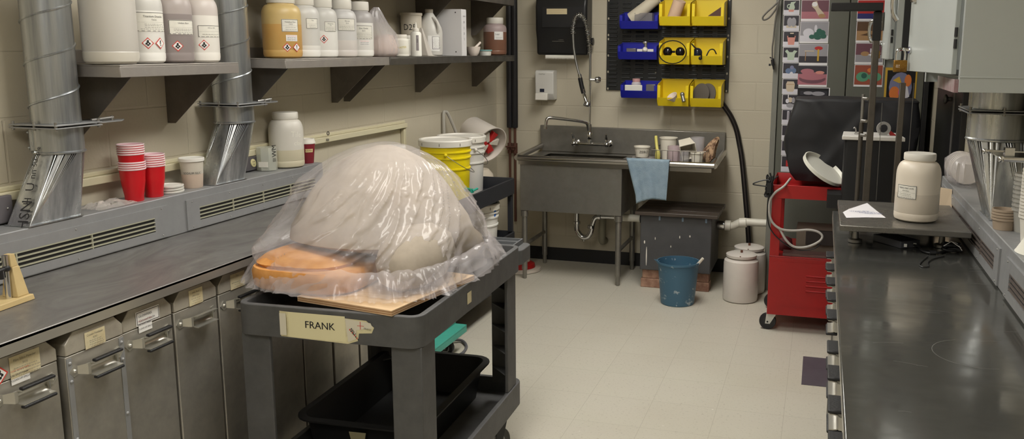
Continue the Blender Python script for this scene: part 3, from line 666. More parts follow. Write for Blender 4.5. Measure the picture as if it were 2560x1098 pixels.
for i, lb in enumerate(('lower white deli lid in the little pile on the ledge', 'middle white deli lid in the little pile on the ledge', 'upper white deli lid in the little pile on the ledge')):
    x, y = -2.360+.002*i, 2.722-.003*i
    tag(obj('deli_lid', Mb().lathe([(.040, 0), (.046, .001), (.048, .004), (.048, .009), (.045, .010), (.043, .006), (.002, .006)], (x, y, ZL+i*.0105), 36, cap=False), mt('deli_lid_plastic', (228, 226, 218), .4)), lb, 'lid', 'white lids beside the red cups')
t = thing('deli_cup', 'cloudy cup of pale powder with white lid, left of the second duct', 'cup', (-2.365, 2.775+.0, ZL))
cx_, cyy = -2.362, 2.848
t.location = (cx_, cyy, ZL)
obj('body', Mb().lathe([(.034, 0), (.036, .003), (.040, .055), (.042, .088), (.0440, .107)], (cx_, cyy, ZL), 36, [1, 1, 0, 0]), [mt('cup_clear', (205, 198, 184), .35), mt('cup_powder', (206, 186, 168), .5)], t)
obj('lid', Mb().lathe([(.0450, .104), (.0475, .105), (.0475, .116), (.0445, .118), (.040, .115), (.002, .115)], (cx_, cyy, ZL), 36, cap=False), mt('deli_lid_plastic'), t)
obj('handwriting', Lab().text('SODIUM SILIC', .012, 0, 0, 0, wid=.9).wrap((cx_, cyy), .0425, towards(cx_, cyy), ZL+.060), INK, t)
# crumpled film
random.seed(3)
m = Mb(); n = 12
cxx, cy2 = -2.36, 2.42
vs = []
for i in range(n):
    for j in range(n):
        u, v = i/(n-1), j/(n-1); e = min(u, 1-u, v, 1-v)*4
        vs.append((cxx+(u-.5)*.10+random.uniform(-.006, .006), cy2+(v-.5)*.17+random.uniform(-.006, .006), ZL+.002+random.uniform(0, .022)*min(1, e)))
m.add(vs, [(i*n+j, i*n+j+1, (i+1)*n+j+1, (i+1)*n+j) for i in range(n-1) for j in range(n-1)])
tag(obj('plastic_wrap', m, mt('wrap_film', (230, 222, 214), .15, alpha=.35, spec=.8), smooth=10), 'crumpled clear plastic wrap between the first duct and the red cups', 'plastic wrap')
# glass beaker, tile clay jar, paper cup
bx_, by_ = -2.375, 3.345
t = thing('glass_beaker', 'empty glass jar with black marks left of the tile clay jar', 'glass jar', (bx_, by_, ZL))
obj('glass', Mb().lathe([(.040, .001), (.044, .004), (.044, .105), (.041, .105), (.041, .006), (.002, .006)], (bx_, by_, ZL), 8, cap=False), mt('old_glass', (214, 216, 204), .08, alpha=.40, spec=.9), t, smooth=15)
obj('markings', Lab().text('WM', .03, 0, .02, 0, rot=1.57).text('III', .022, 0, -.02, 0, rot=1.57).flat((bx_+.043, by_-.006, ZL+.07), (.5, 1, 0), (0, 0, 1)), INK, t)
obj('sticker', Lab().rect(-.022, .022, -.012, .012, 0).flat((bx_+.01, by_-.042, ZL+.032), (1, .2, 0), (0, 0, 1)), [PAPER], t)
L = Lab().text('Tile', .036, .0, .022, 0, rot=-.08).text('clay', .030, .008, -.018, 0, rot=-.08)
jx, jy = -2.365, 3.482
jar('large white jar with Tile clay written on it, on the ledge', jx, jy, ZL, .0765, .252, [J('tile_upper', (212, 208, 198)), J('tile_clay', (206, 198, 172))], fill=.33, shoulder=.66, lidr=.72, neck=.88, writing=(L, .62, .52))
t = thing('paper_cup', 'dark red paper cup with white lid at the end of the ledge', 'cup', (-2.335, 3.585, ZL))
pcx, pcy = -2.352, 3.628
t.location = (pcx, pcy, ZL)
obj('body', Mb().lathe([(.026, 0), (.027, .002), (.036, .095)], (pcx, pcy, ZL), 32), mt('maroon_paper', (128, 30, 44), .5), t)
obj('lid', Mb().lathe([(.0375, .093), (.0385, .094), (.0385, .100), (.036, .104), (.034, .116), (.031, .117), (.029, .113), (.002, .113)], (pcx, pcy, ZL), 32, cap=False), WHT, t)
obj('logo', Lab().rect(-.018, .018, -.008, .008, 0).text('PLRMRO', .011, 0, 0, 1).wrap((pcx, pcy), .0345, towards(pcx, pcy)+.25, ZL+.062, taper=.1), [mt('logo_cream', (222, 205, 150), .6), mt('maroon_paper')], t)
# ================================================================== balance at the left edge of the worktop
t = thing('beam_balance', 'end of a beige balance with chrome post on the left worktop', 'balance', (-2.15, 1.80, .9505))
bpos = (-2.02, 1.755)
ZW = .9505
e0 = U(88, 742, 'z', .957); e1 = U(-60, 795, 'z', .957)
dx = Vector((e0.x-e1.x, e0.y-e1.y, 0)).normalized(); nx = Vector((-dx.y, dx.x, 0))
if nx.x > 0: nx = -nx
O = Vector((e0.x, e0.y, ZW))
def bp_(a, b, z): return O-dx*a+nx*b+Vector((0, 0, z))
BEI = mt('beige_casting', (208, 184, 132), .5, var=.08, vs_=20)
m = Mb().hexa([bp_(0, 0, 0), bp_(.30, 0, 0), bp_(.30, .08, 0), bp_(0, .08, 0)], [bp_(0.002, 0.002, .016), bp_(.30, 0, .016), bp_(.30, .08, .016), bp_(.002, .078, .016)])
obj('base', m, BEI, t, bevel=.002)
m = Mb().hexa([bp_(.006, .012, .0165), bp_(.046, .012, .0165), bp_(.046, .06, .0165), bp_(.006, .06, .0165)], [bp_(.019, .022, .100), bp_(.042, .022, .100), bp_(.042, .05, .100), bp_(.019, .05, .100)])
m.hexa([bp_(.020, .024, .100), bp_(.044, .024, .100), bp_(.044, .048, .100), bp_(.020, .048, .100)], [bp_(.026, .026, .135), bp_(.042, .026, .135), bp_(.042, .046, .135), bp_(.026, .046, .135)])
obj('upright', m, BEI, t, bevel=.0015)
m = Mb().cyl(bp_(.056, .03, .016), bp_(.056, .03, .136), .0075); obj('post', m, CHROME, t)
m = Mb().cyl(bp_(.056, .028, .10), bp_(.16, .028, .095), .005).ball(bp_(.056, .028, .10), .010, 8); m.cyl(bp_(.075, .028, .075), bp_(.075, .028, .10), .006)
obj('beam', m, BLKM, t)
t.location = O
for ch in t.children: ch.location = -O+Vector((-2.15, 1.80, .9505))
# ================================================================== utility carts
def rrect(x0, x1, y0, y1, r, n=5):
    P = []
    for cx, cy, a0 in ((x1-r, y1-r, 0), (x0+r, y1-r, 90), (x0+r, y0+r, 180), (x1-r, y0+r, 270)):
        for i in range(n+1):
            a = math.radians(a0+90*i/n); P.append((cx+r*math.cos(a), cy+r*math.sin(a)))
    return P
def tray(m, x0, x1, y0, y1, z0, z1, zf, r=.04, t=.012, flare=0, lip=0, inner=0):
    """open tray; zf = height of the inside floor"""
    def R(d, z): return [(x, y, z) for x, y in rrect(x0+d, x1-d, y0+d, y1-d, max(.004, r-d))]
    n = len(rrect(0, 1, 0, 1, .1))
    rr = [R(flare, z0), R(flare*.3, z1-.012), R(-lip, z1-.008), R(-lip, z1-.002), R(0.002, z1), R(t-.002, z1), R(t, z1-.003), R(t+flare, zf)]
    vs = [p for q in rr for p in q]; f = rings_faces(n, len(rr)); k = len(rr)
    f += [tuple(range(n))[::-1], tuple(range((k-1)*n, k*n))]
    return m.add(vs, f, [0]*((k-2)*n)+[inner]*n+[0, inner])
def caster(parent, x, y, r, ztop, ang=0, tyre=RUB, fork=None, w=.03, hub=mt('grey_hub', (150, 150, 150), .4), yaw=0):
    cb = Mb(); ux, uy = math.cos(ang), math.sin(ang)      # rolling direction
    vx, vy = -uy, ux
    fk = Mb(); fk.cyl((x, y, ztop-.006), (x, y, ztop), .030)
    wx, wy = x-ux*.02, y-uy*.02
    for k in (-1, 1):
        o = k*(w/2+.004)
        fk.hexa([(wx+vx*o-ux*.014, wy+vy*o-uy*.014, r-.012), (wx+vx*o+ux*.014, wy+vy*o+uy*.014, r-.012), (wx+vx*(o+k*.003)+ux*.014, wy+vy*(o+k*.003)+uy*.014, r-.012), (wx+vx*(o+k*.003)-ux*.014, wy+vy*(o+k*.003)-uy*.014, r-.012)],
                [(x+vx*o-ux*.028, y+vy*o-uy*.028, ztop-.006), (x+vx*o+ux*.028, y+vy*o+uy*.028, ztop-.006), (x+vx*(o+k*.003)+ux*.028, y+vy*(o+k*.003)+uy*.028, ztop-.006), (x+vx*(o+k*.003)-ux*.028, y+vy*(o+k*.003)-uy*.028, ztop-.006)])
    f = obj('caster', fk, fork or mt('zinc_fork', (190, 190, 186), .4, .7), parent)
    a = (wx-vx*w/2, wy-vy*w/2, r); ax = (vx, vy, 0)
    wh = Mb().lathe([(r*.60, 0), (r*.94, 0), (r, .006), (r, w-.006), (r*.94, w), (r*.60, w)], a, 28, axis=ax)
    wo = obj('wheel', wh, tyre, f)
    hb = Mb().lathe([(.004, -.001), (r*.55, -.001), (r*.58, w/2), (r*.55, w+.001), (.004, w+.001)], a, 20, axis=ax, cap=False); hb.cyl(Vector(a)-Vector(ax)*.008, Vector(a)+Vector(ax)*(w+.008), .006, n=8)
    obj('hub', hb, hub, f)
CA = math.radians(2.0)
CC = (-1.44, 2.815)
cart = thing('utility_cart', 'dark grey plastic utility cart with a cream taped label on its front rim', 'cart', (0, 0, 0))
# built around its own origin, then turned a little
W2, L2 = .31, .575
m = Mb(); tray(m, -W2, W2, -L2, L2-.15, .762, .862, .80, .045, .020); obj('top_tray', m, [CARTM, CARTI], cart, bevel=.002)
m = Mb(); m.prism(rrect(-W2, W2, L2-.151, L2, .03), 'z', .775, .838)
ht = obj('handle_end', m, CARTM, cart, bevel=.004)
m = Mb()
for x0, x1, y0, y1 in ((-.27, -.10, L2-.135, L2-.082), (-.08, .10, L2-.135, L2-.082), (.12, .27, L2-.135, L2-.082), (-.27, .02, L2-.066, L2-.02), (.05, .27, L2-.066, L2-.02)):
    m.box(x0, x1, y0, y1, .839, .8395)
    for a in ((x0-.006, x1+.006, y0-.006, y0), (x0-.006, x1+.006, y1, y1+.006), (x0-.006, x0, y0, y1), (x1, x1+.006, y0, y1)): m.box(*a, .838, .858)
obj('tool_compartments', m, mt('cart_rib_plastic', (98, 100, 102), .6), ht)
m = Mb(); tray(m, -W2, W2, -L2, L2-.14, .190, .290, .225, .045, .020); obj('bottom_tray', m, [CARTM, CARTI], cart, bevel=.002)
for sx, sy, yy in ((-1, -1, -L2+.07), (1, -1, -L2+.07), (-1, 1, L2-.26), (1, 1, L2-.26)):
    x0, x1 = sorted((sx*(W2-.105), sx*(W2-.006))); g = Mb(); y0, y1 = yy-.052, yy+.052
    o_, i_ = sx*(W2-.006), sx*(W2-.105); ye, yi = (y0, y1) if sy < 0 else (y1, y0)
    P = [(o_, ye), (o_, yi), (o_-sx*.014, yi), (o_-sx*.014, ye-sy*.014), (i_, ye-sy*.014), (i_, ye)]
    g.prism(P, 'z', .2905, .7615)
    for z in (.36, .45, .54, .63, .71): g.prism([(o_-sx*.014, ye-sy*.014), (o_-sx*.014, yi), (i_, ye-sy*.014)], 'z', z, z+.006)
    obj('leg', g, CARTM, cart, bevel=.003)
    caster(cart, sx*(W2-.06), yy, .062, .1895, ang=-.5*sx+1.4, tyre=mt('cart_tyre', (70, 70, 68), .6), fork=BLKM, w=.032)
Ltag = Lab()
tp = mt('masking_tape', (222, 214, 172), .6, rgb2=(208, 198, 158), vs_=40)
lb = Mb()
L = Lab().poly([(-.165, .035), (.125, .026), (.150, .006), (.142, -.012), (.100, -.016), (.096, -.040), (.062, -.052), (-.163, -.046)], 0)
L.rect(-.135, .055, -.046, .034, 4); L.text('FRANK', .032, -.030, -.003, 1).text('FRANK', .032, -.0292, -.003, 1)
L.poly([(.056, .028), (.140, .020), (.146, .004), (.092, -.006), (.09, -.034), (.064, -.046)], 5)
L.rect(.105, .107, -.002, .022, 2); L.rect(.096, .118, .008, .0095, 2); L.text('FRANK', .008, .130, .000, 3, rot=-.15); L.text('MILL', .013, .082, -.012, 1, rot=-.9)
for i in range(8): L.rect(.070+i*.004, .073+i*.004, -.008-i*.004, -.003-i*.004, 1 if i % 2 else 2)
L.rect(-.162, -.140, -.04, .03, 5)
obj('name_label', L.flat((.012, -L2-.0012, .814), (1, 0, 0), (0, 0, 1)), [tp, INK, REDINK, GREYINK, mt('taped_card', (226, 218, 176), .5), mt('torn_paper', (214, 208, 188), .7)], cart)
obj('side_sticker', Lab().rect(-.02, .02, -.02, .02, 0).flat((W2+.0008, -.17, .81), (0, 1, 0), (0, 0, 1)), [OLDPAP], cart)
cart.location = (CC[0], CC[1], 0); cart.rotation_euler.z = CA
cw = lambda x, y, z=0: tuple(Matrix.Translation((CC[0], CC[1], 0)) @ Matrix.Rotation(CA, 4, 'Z') @ Vector((x, y, z)))
# black tub on the lower tray
m = Mb(); tray(m, -.225, .225, -.36, .36, .2256, .385, .235, .06, .010, flare=.04, lip=.018)
mm = Mb().merge(m, place(cw(-.045, .03), CA))
t = thing('wash_tub', 'black plastic tub with a rolled rim on the lower tray of the cart', 'tub', cw(-.045, .03, .2256))
obj('body', mm, mt('black_tub', (17, 17, 18), .55, bump=.05, bs=80), t)
obj('tape_scrap', Lab().poly([(-.03, .02), (.035, .022), (.03, -.004), (.012, -.02), (-.02, -.022)], 0).flat(cw(-.045+.0, .03-.3575, .33), (1, 0, 0), (0, 0, 1)), [mt('old_tape', (150, 142, 110), .7)], t)
# plywood board under the sculpture, on the tray rim
PL = mt('plywood', (214, 186, 150), .6, rgb2=(198, 164, 124), vs_=9, stretch=(1, 12, 1))
m = Mb(); n = 5
for i in range(n): m.box(-.36, 0, 0, .46, .8632+i*.0034, .8632+(i+1)*.0034, i % 2)
t = tag(obj('plywood_board', Mb().merge(m, place((-1.195, 2.238, 0), math.radians(-9.5))), [PL, mt('plywood_edge', (168, 124, 86), .7)]), 'square of plywood lying askew on the cart under the wrapped sculpture', 'board')
BZ = .8803
# ------------------------------------------------------------------ wrapped sculpture
t = thing('clay_sculpture', 'large pale clay form under the plastic sheet on the cart', 'sculpture', (-1.44, 2.75, BZ))
CLAY = mt('pale_clay', (176, 164, 148), .85, rgb2=(150, 140, 126), vs_=5)
blob('body', [(BZ+.0005, -1.43, 2.88, .22, .20, 2.3), (BZ+.05, -1.44, 2.87, .265, .235, 2.3), (BZ+.085, -1.455, 2.82, .285, .27, 2.3), (BZ+.108, -1.47, 2.77, .292, .300, 2.3), (BZ+.13, -1.475, 2.735, .298, .315, 2.3), (BZ+.17, -1.48, 2.735, .292, .305, 2.2), (BZ+.22, -1.485, 2.74, .265, .275, 2.1), (BZ+.28, -1.49, 2.75, .232, .235, 2.1), (BZ+.33, -1.494, 2.76, .195, .195, 2), (BZ+.375, -1.494, 2.77, .145, .145, 2), (BZ+.405, -1.496, 2.78, .085, .085, 2), (BZ+.422, -1.496, 2.79, .03, .03, 2), (BZ+.424, -1.496, 2.79, .004, .004, 2)], CLAY, 60, .010, 2, 2.2, t)
blob('lobe', [(BZ+.0005, -1.27, 2.52, .05, .09, 2), (BZ+.03, -1.265, 2.53, .095, .15, 2), (BZ+.09, -1.262, 2.55, .115, .18, 2), (BZ+.15, -1.275, 2.58, .10, .16, 2), (BZ+.195, -1.29, 2.60, .06, .10, 2), (BZ+.205, -1.29, 2.6, .01, .01, 2)], CLAY, 36, .006, 5, 2.5, t)
FOAM = mt('orange_foam', (216, 156, 88), .9, rgb2=(196, 132, 66), vs_=16)
blob('foam_slab', [(BZ+.0005, -1.575, 2.475, .175, .160, 3.4), (BZ+.012, -1.575, 2.475, .19, .172, 3.4), (BZ+.056, -1.577, 2.475, .192, .174, 3.4), (BZ+.070, -1.58, 2.475, .184, .168, 3.4)], FOAM, 40, .004, 1, 3, t)
blob('foam_top', [(BZ+.0705, -1.60, 2.48, .155, .150, 3), (BZ+.080, -1.605, 2.48, .162, .152, 3), (BZ+.098, -1.625, 2.48, .12, .12, 3), (BZ+.106, -1.65, 2.49, .07, .07, 3)], FOAM, 36, .006, 4, 3, t)
FILMB = mt('milky_bag_film', (214, 206, 206), .14, alpha=.50, spec=.75, rgb2=(226, 220, 222), vs_=3, bump=.9, bs=7)
def film_nodes(m):
    """crinkles: ridged noise bump, more opaque along folds"""
    nt = m.node_tree; N = nt.nodes; L = nt.links; p = N['Principled BSDF']
    tc = N.new('ShaderNodeTexCoord'); mp = N.new('ShaderNodeMapping'); mp.inputs['Scale'].default_value = (1, 1, .55); mp.inputs['Rotation'].default_value = (.5, .4, .2); L.new(tc.outputs['Object'], mp.inputs[0])
    v = N.new('ShaderNodeTexNoise'); v.noise_type = 'RIDGED_MULTIFRACTAL'; v.inputs['Scale'].default_value = 6.5; v.inputs['Detail'].default_value = 4; v.inputs['Distortion'].default_value = .7
    L.new(mp.outputs[0], v.inputs[0])
    b = N.new('ShaderNodeBump'); b.inputs['Strength'].default_value = 1.0; b.inputs['Distance'].default_value = .018; L.new(v.outputs[0], b.inputs['Height']); L.new(b.outputs[0], p.inputs['Normal'])
    r = N.new('ShaderNodeMapRange'); r.inputs[1].default_value = .3; r.inputs[2].default_value = 1.6; r.inputs[3].default_value = .24; r.inputs[4].default_value = .56
    L.new(v.outputs[0], r.inputs[0]); L.new(r.outputs[0], p.inputs['Alpha'])
film_nodes(FILMB)
SEC = [(0.866, -1.475, 2.70, 0.345, 0.42, 3.2), (0.90, -1.480, 2.72, 0.340, 0.420, 3.0), (0.94, -1.485, 2.72, 0.345, 0.405, 2.8), (0.99, -1.503, 2.72, 0.355, 0.391, 2.6), (1.04, -1.486, 2.72, 0.337, 0.354, 2.5), (1.09, -1.483, 2.73, 0.311, 0.311, 2.3), (1.14, -1.49, 2.74, 0.284, 0.284, 2.2), (1.19, -1.495, 2.75, 0.257, 0.257, 2.2), (1.235, -1.493, 2.76, 0.213, 0.213, 2.1), (1.27, -1.496, 2.77, 0.161, 0.161, 2.1), (1.30, -1.497, 2.78, 0.096, 0.096, 2), (1.315, -1.496, 2.79, 0.036, 0.036, 2), (1.317, -1.496, 2.79, 0.004, 0.004, 2)]
def sec_at(z):
    for a, b in zip(SEC, SEC[1:]):
        if z <= b[0]:
            t = (z-a[0])/(b[0]-a[0]); return [a[i]+(b[i]-a[i])*t for i in range(6)]
    return list(SEC[-1])
t = thing('plastic_sheet', 'milky crinkled plastic sheet draped over the sculpture on the cart', 'plastic sheet', (-1.49, 2.72, .885))
n = 300; NZ = 110; zs = [SEC[0][0]+.020+(SEC[-1][0]-SEC[0][0]-.020)*(math.sin(i/(NZ-1)*math.pi/2)) for i in range(NZ)]
vs = []
def ridge(v, w): return max(0., 1-abs(noise.noise(v))*w)
for i, z in enumerate(zs):
    q = sec_at(z); cx, cy, a, b, pw = q[1:]
    for j in range(n):
        th = 2*math.pi*j/n; c_, s_ = math.cos(th), math.sin(th)
        k = (z-.88)/.44; ang = math.atan2(s_, c_)
        fr = math.exp(-((ang+.85)/.75)**2)                 # the slack, creased side of the sheet
        f1 = noise.noise(Vector((c_*2.6+k*1.1, s_*2.6-k*.9, k*1.2+4)))
        # creases run down from the crown, drifting round to the right
        u = th-k*1.1
        cu, su = math.cos(u), math.sin(u)
        f2 = ridge(Vector((cu*5, su*5, k*1.6+9)), 4.5)**2
        f3 = ridge(Vector((cu*9+3, su*9, k*5+2+f1)), 4.5)**2
        f4 = ridge(Vector((c_*14+k*6, s_*14, k*16+5)), 4)**2
        top = min(1, max(0, (1-k)*3.2))
        d = top*(.016*f1+(.010+.012*fr)*f2+(.003+.009*fr)*f3+(.001+.005*fr)*f4)-.006*fr*top
        low = max(0, 1-k*3.2)
        d += low*.010*math.sin(th*17+f1*6)
        # hollow between the foam slab and the clay body on the near side
        g = math.exp(-((ang+1.32)/.13)**2)*max(0, 1-k*1.7)*.06
        X_ = cx+(a+d-g)*math.copysign(abs(c_)**(2/pw), c_)
        if z < .965: X_ = max(X_, -1.838)
        vs.append((X_, cy+(b+d-g)*math.copysign(abs(s_)**(2/pw), s_), z+.004*f1*top))
m = Mb().add(vs, rings_faces(n, len(zs)))
m.f.append(tuple(range((len(zs)-1)*n, len(zs)*n))); m.m.append(0)
obj('sheet', m, FILMB, t, smooth=180)
vs = []; K = 7; N2 = 420
for i in range(K):
    e = i/(K-1)
    for j in range(N2):
        th = 2*math.pi*j/N2; c_, s_ = math.cos(th), math.sin(th); q = sec_at(.955-.060*e)
        right = max(0, math.cos(th+.45))**2; left = max(0, math.cos(th-math.pi-.6))**6; w_ = noise.noise(Vector((c_*8, s_*8, e*.6+1)))
        cr = ridge(Vector((c_*20, s_*20, e*2+3)), 4)
        out = (.014+right*.040+left*.03)*e+(.020*w_+.012*cr)*e*(1+right)
        up = right*.050+.012*max(0, noise.noise(Vector((c_*7, s_*7, 3))))
        z = .965-.078*e+up*(1-e)*e*2+.010*noise.noise(Vector((c_*14, s_*14, e*1.5+7)))
        z = max(z, .8862)
        if i == K-1: z = .8862+max(0, w_)*.012
        vs.append((max(-1.8385, q[1]+(q[3]+out)*math.copysign(abs(c_)**(2/3.0), c_)), q[2]+(q[4]+out)*math.copysign(abs(s_)**(2/3.0), s_), z))
obj('gathered_hem', Mb().add(vs, rings_faces(N2, K)), FILMB, t, smooth=180)
# ================================================================== second cart by the corner
t = thing('shelf_cart', 'black shelved trolley with buckets on it, in front of the corner pipes', 'cart', (-2.13, 4.78, 0))
X0, X1, Y0, Y1 = -2.435, -1.90, 4.30, 5.29
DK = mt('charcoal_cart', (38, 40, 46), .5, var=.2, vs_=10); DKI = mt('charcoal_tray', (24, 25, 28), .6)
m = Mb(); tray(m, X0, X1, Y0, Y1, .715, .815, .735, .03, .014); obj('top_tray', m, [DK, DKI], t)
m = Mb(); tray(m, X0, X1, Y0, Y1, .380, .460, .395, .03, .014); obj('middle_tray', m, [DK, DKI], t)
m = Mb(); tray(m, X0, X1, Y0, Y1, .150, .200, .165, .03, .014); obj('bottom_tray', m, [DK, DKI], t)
for x in (X0+.012, X1-.042):
    for y in (Y0+.012, Y1-.042):
        g = Mb(); g.box(x, x+.03, y, y+.03, .2005, .3795); g.box(x, x+.03, y, y+.03, .4605, .7145); obj('leg', g, DK, t, bevel=.002)
for x, y in ((X0+.06, Y0+.07), (X1-.06, Y0+.07), (X0+.06, Y1-.07), (X1-.06, Y1-.07)): caster(t, x, y, .055, .1495, ang=.6, tyre=mt('grey_tyre', (150, 148, 144), .5), fork=BLKM)
def pail(label, x, y, z, r0, r1, h, body, lid=True, ribs=True, name='bucket', marks=True, lidm=WHT, bail=0):
    t = thing(name, label, 'bucket', (x, y, z))
    P = [(r0, 0), (r0+.002, .005)]
    if ribs:
        for zz in (h*.56, h*.74, h*.84, h*.93):
            rr = r0+(r1-r0)*zz/h; P += [(rr, zz-.008), (rr+.006, zz-.006), (rr+.006, zz+.002), (rr, zz+.004)]
    P += [(r1, h-.003), (r1+.004, h)]
    P = sorted(P, key=lambda q: q[1])
    if not lid: P += [(r1-.004, h), (r0-.004, .008), (.003, .008)]
    obj('body', Mb().lathe(P, (x, y, z), 44, cap=lid), body, t)
    if lid:
        lo = obj('lid', Mb().lathe([(r1+.004, h-.03), (r1+.010, h-.028), (r1+.011, h+.004), (r1+.006, h+.010), (r1-.006, h+.010), (r1-.010, h+.002), (.003, h+.002)], (x, y, z), 44, cap=False), lidm, t)
        if marks:
            for i in range(8):
                a = i*math.pi/4+.2; q = Mb().hexa([(x+(r1+.0105)*math.cos(a+s)+dr*math.cos(a), y+(r1+.0105)*math.sin(a+s)+dr*math.sin(a), z+h-.022) for s, dr in ((-.012, 0), (.012, 0), (.012, .0015), (-.012, .0015))],
                       [(x+(r1+.0105)*math.cos(a+s)+dr*math.cos(a), y+(r1+.0105)*math.sin(a+s)+dr*math.sin(a), z+h-.006) for s, dr in ((-.012, 0), (.012, 0), (.012, .0015), (-.012, .0015))])
                obj('notch', q, GREYINK, lo)
    if bail:
        a = bail; rr = r1+.008; zz = z+h*.80
        P = [(x+rr*math.cos(a), y+rr*math.sin(a), zz)]
        for i in range(1, 8):
            f = i/8*math.pi; b_ = a+f; P.append((x+(rr+.012)*math.cos(b_), y+(rr+.012)*math.sin(b_), zz-.12*math.sin(f)))
        P.append((x+rr*math.cos(a+math.pi), y+rr*math.sin(a+math.pi), zz))
        b_ = obj('bail_handle', Mb().tube(P, .0022, 6, smooth=4), STEEL, t)
        q = Mb()
        for s in (0, math.pi): q.ball((x+rr*math.cos(a+s), y+rr*math.sin(a+s), zz), .011, 8)
        obj('handle_ear', q, body if not isinstance(body, list) else body[0], b_)
    return t
yb = pail('bright yellow bucket with white lid on the black trolley', -2.165, 4.79, .7355, .135, .150, .365, mt('yellow_bucket', (236, 214, 20), .35), bail=-1.15)
obj('tape_patch', Lab().rect(-.035, .035, -.022, .022, 0).wrap((-2.165, 4.79), .1405, towards(-2.165, 4.79)+.55, .7355+.155), [mt('grey_tape', (140, 132, 134), .6)], yb)
pail('white lidded bucket right behind the yellow one', -2.20, 5.112, .7355, .130, .146, .355, mt('white_bucket', (224, 222, 216), .35), bail=-.55)
t = tag(obj('clamp_handle', Mb().cyl((-1.965, 4.62, .838), (-1.90, 4.56, .842), .013).cyl((-1.90, 4.56, .842), (-1.885, 4.60, .85), .007), [mt('teal_handle', (40, 150, 130), .4)]), 'small teal-handled tool resting on the trolley rim beside the yellow bucket', 'tool')
# tilted clear bucket with red and white pieces inside
bx, byy = -2.20, 5.39
t = thing('tilted_bucket', 'translucent bucket tipped on its side with red and white pieces inside', 'bucket', (bx, byy, .80))
ax = Vector((.80, -.42, -.42)).normalized(); c0 = U(1196, 322, 'y', 5.50)
HZ = mt('hazy_plastic', (214, 206, 196), .35, alpha=.85)
c0 = Vector((-2.345, 5.60, 1.10)); L0 = .24
obj('body', Mb().lathe([(.003, 0), (.085, 0), (.092, .01), (.125, L0-.01), (.132, L0-.008), (.134, L0), (.127, L0), (.088, .014), (.003, .012)], c0, 40, axis=ax, cap=False), mt('hazy_plastic_solid', (216, 208, 198), .35), t)
p = c0+ax*(L0-.05)
q = Mb(); e1 = ax.orthogonal().normalized(); e2 = ax.cross(e1); k = 0
for k in range(6):
    a = k*math.pi/3+.4; d = e1*math.cos(a)+e2*math.sin(a); s = ax.cross(d)
    q.hexa([p+d*.012-s*.012, p+d*.012+s*.012, p+d*.085+s*.026, p+d*.085-s*.026], [p+d*.012-s*.012+ax*.03, p+d*.012+s*.012+ax*.03, p+d*.085+s*.026+ax*.03, p+d*.085-s*.026+ax*.03], k % 2)
obj('contents', q, [mt('red_part', (205, 40, 40), .5), mt('white_part', (226, 220, 208), .5)], t, bevel=.003)
t = thing('carboy', 'cloudy round-shouldered carboy standing under the tipped bucket', 'carboy', (-2.27, 5.46, .72))
t = bpy.data.objects[t.name]; t.location = (-2.25, 5.46, 0)
obj('body', Mb().lathe([(.10, .0), (.125, .01), (.125, .62), (.118, .66), (.112, .665), (.122, .68), (.126, .72), (.12, .80), (.09, .835), (.03, .845)], (-2.25, 5.46, 0), 36), mt('carboy_plastic', (204, 194, 176), .4), t)
obj('scoop', Mb().tube([(-2.43, 5.36, 1.02), (-2.432, 5.36, 1.20), (-2.425, 5.375, 1.225), (-2.412, 5.40, 1.20), (-2.375, 5.46, 1.05)], .011, 8, smooth=5), mt('dull_clear_handle', (176, 172, 162), .35), t)['label'] = 'grey looped carrying handle'
# white bucket on the middle tray
w_ = pail('white bucket on the middle shelf of the black trolley', -2.06, 5.02, .3955, .118, .132, .285, mt('white_bucket'), bail=0)
obj('blue_tape', Lab().poly([(-.008, .03), (.012, .034), (.016, -.01), (.004, -.03), (-.008, -.024)], 0).wrap((-2.06, 5.02), .1305, towards(-2.06, 5.02)+.98, .3955+.24), [mt('blue_tape_', (40, 100, 190), .6)], w_)
jar('white jar whose lid shows just above the plastic sheet', -2.32, 4.42, .7355, .088, .365, [HD, HD], fill=.2, lidr=.8, shoulder=.75, neck=.88, name='lidded_jar')
# teal dolly and its cable
TEAL = mt('teal_paint', (74, 168, 150), .5, var=.12, vs_=14)
t = thing('equipment_dolly', 'teal painted steel channel dolly on the floor beyond the cart', 'dolly', (-1.92, 3.9, 0))
g = Mb()
g.box(-1.905, -1.895, 3.68, 4.285, .14, .215); g.box(-1.905, -1.830, 3.68, 4.285, .13, .14); g.box(-1.838, -1.830, 3.68, 4.285, .098, .13)
obj('channel', g, TEAL, t, bevel=.003)
caster(t, -1.875, 3.80, .045, .129, tyre=BLKM, fork=BLKM); caster(t, -1.875, 4.15, .045, .129, tyre=BLKM, fork=BLKM)
pts = [U(1130, 850, 'z', .02), U(1155, 852, 'z', .012), U(1166, 868, 'z', .009), U(1150, 887, 'z', .009), U(1110, 895, 'z', .009), U(1070, 903, 'z', .009), U(1020, 915, 'z', .009)]
tag(obj('power_cable', Mb().tube(pts, .008, 8, smooth=6), mt('grey_cable', (96, 96, 100), .5)), 'dark grey cable looping on the floor by the teal dolly', 'cable')
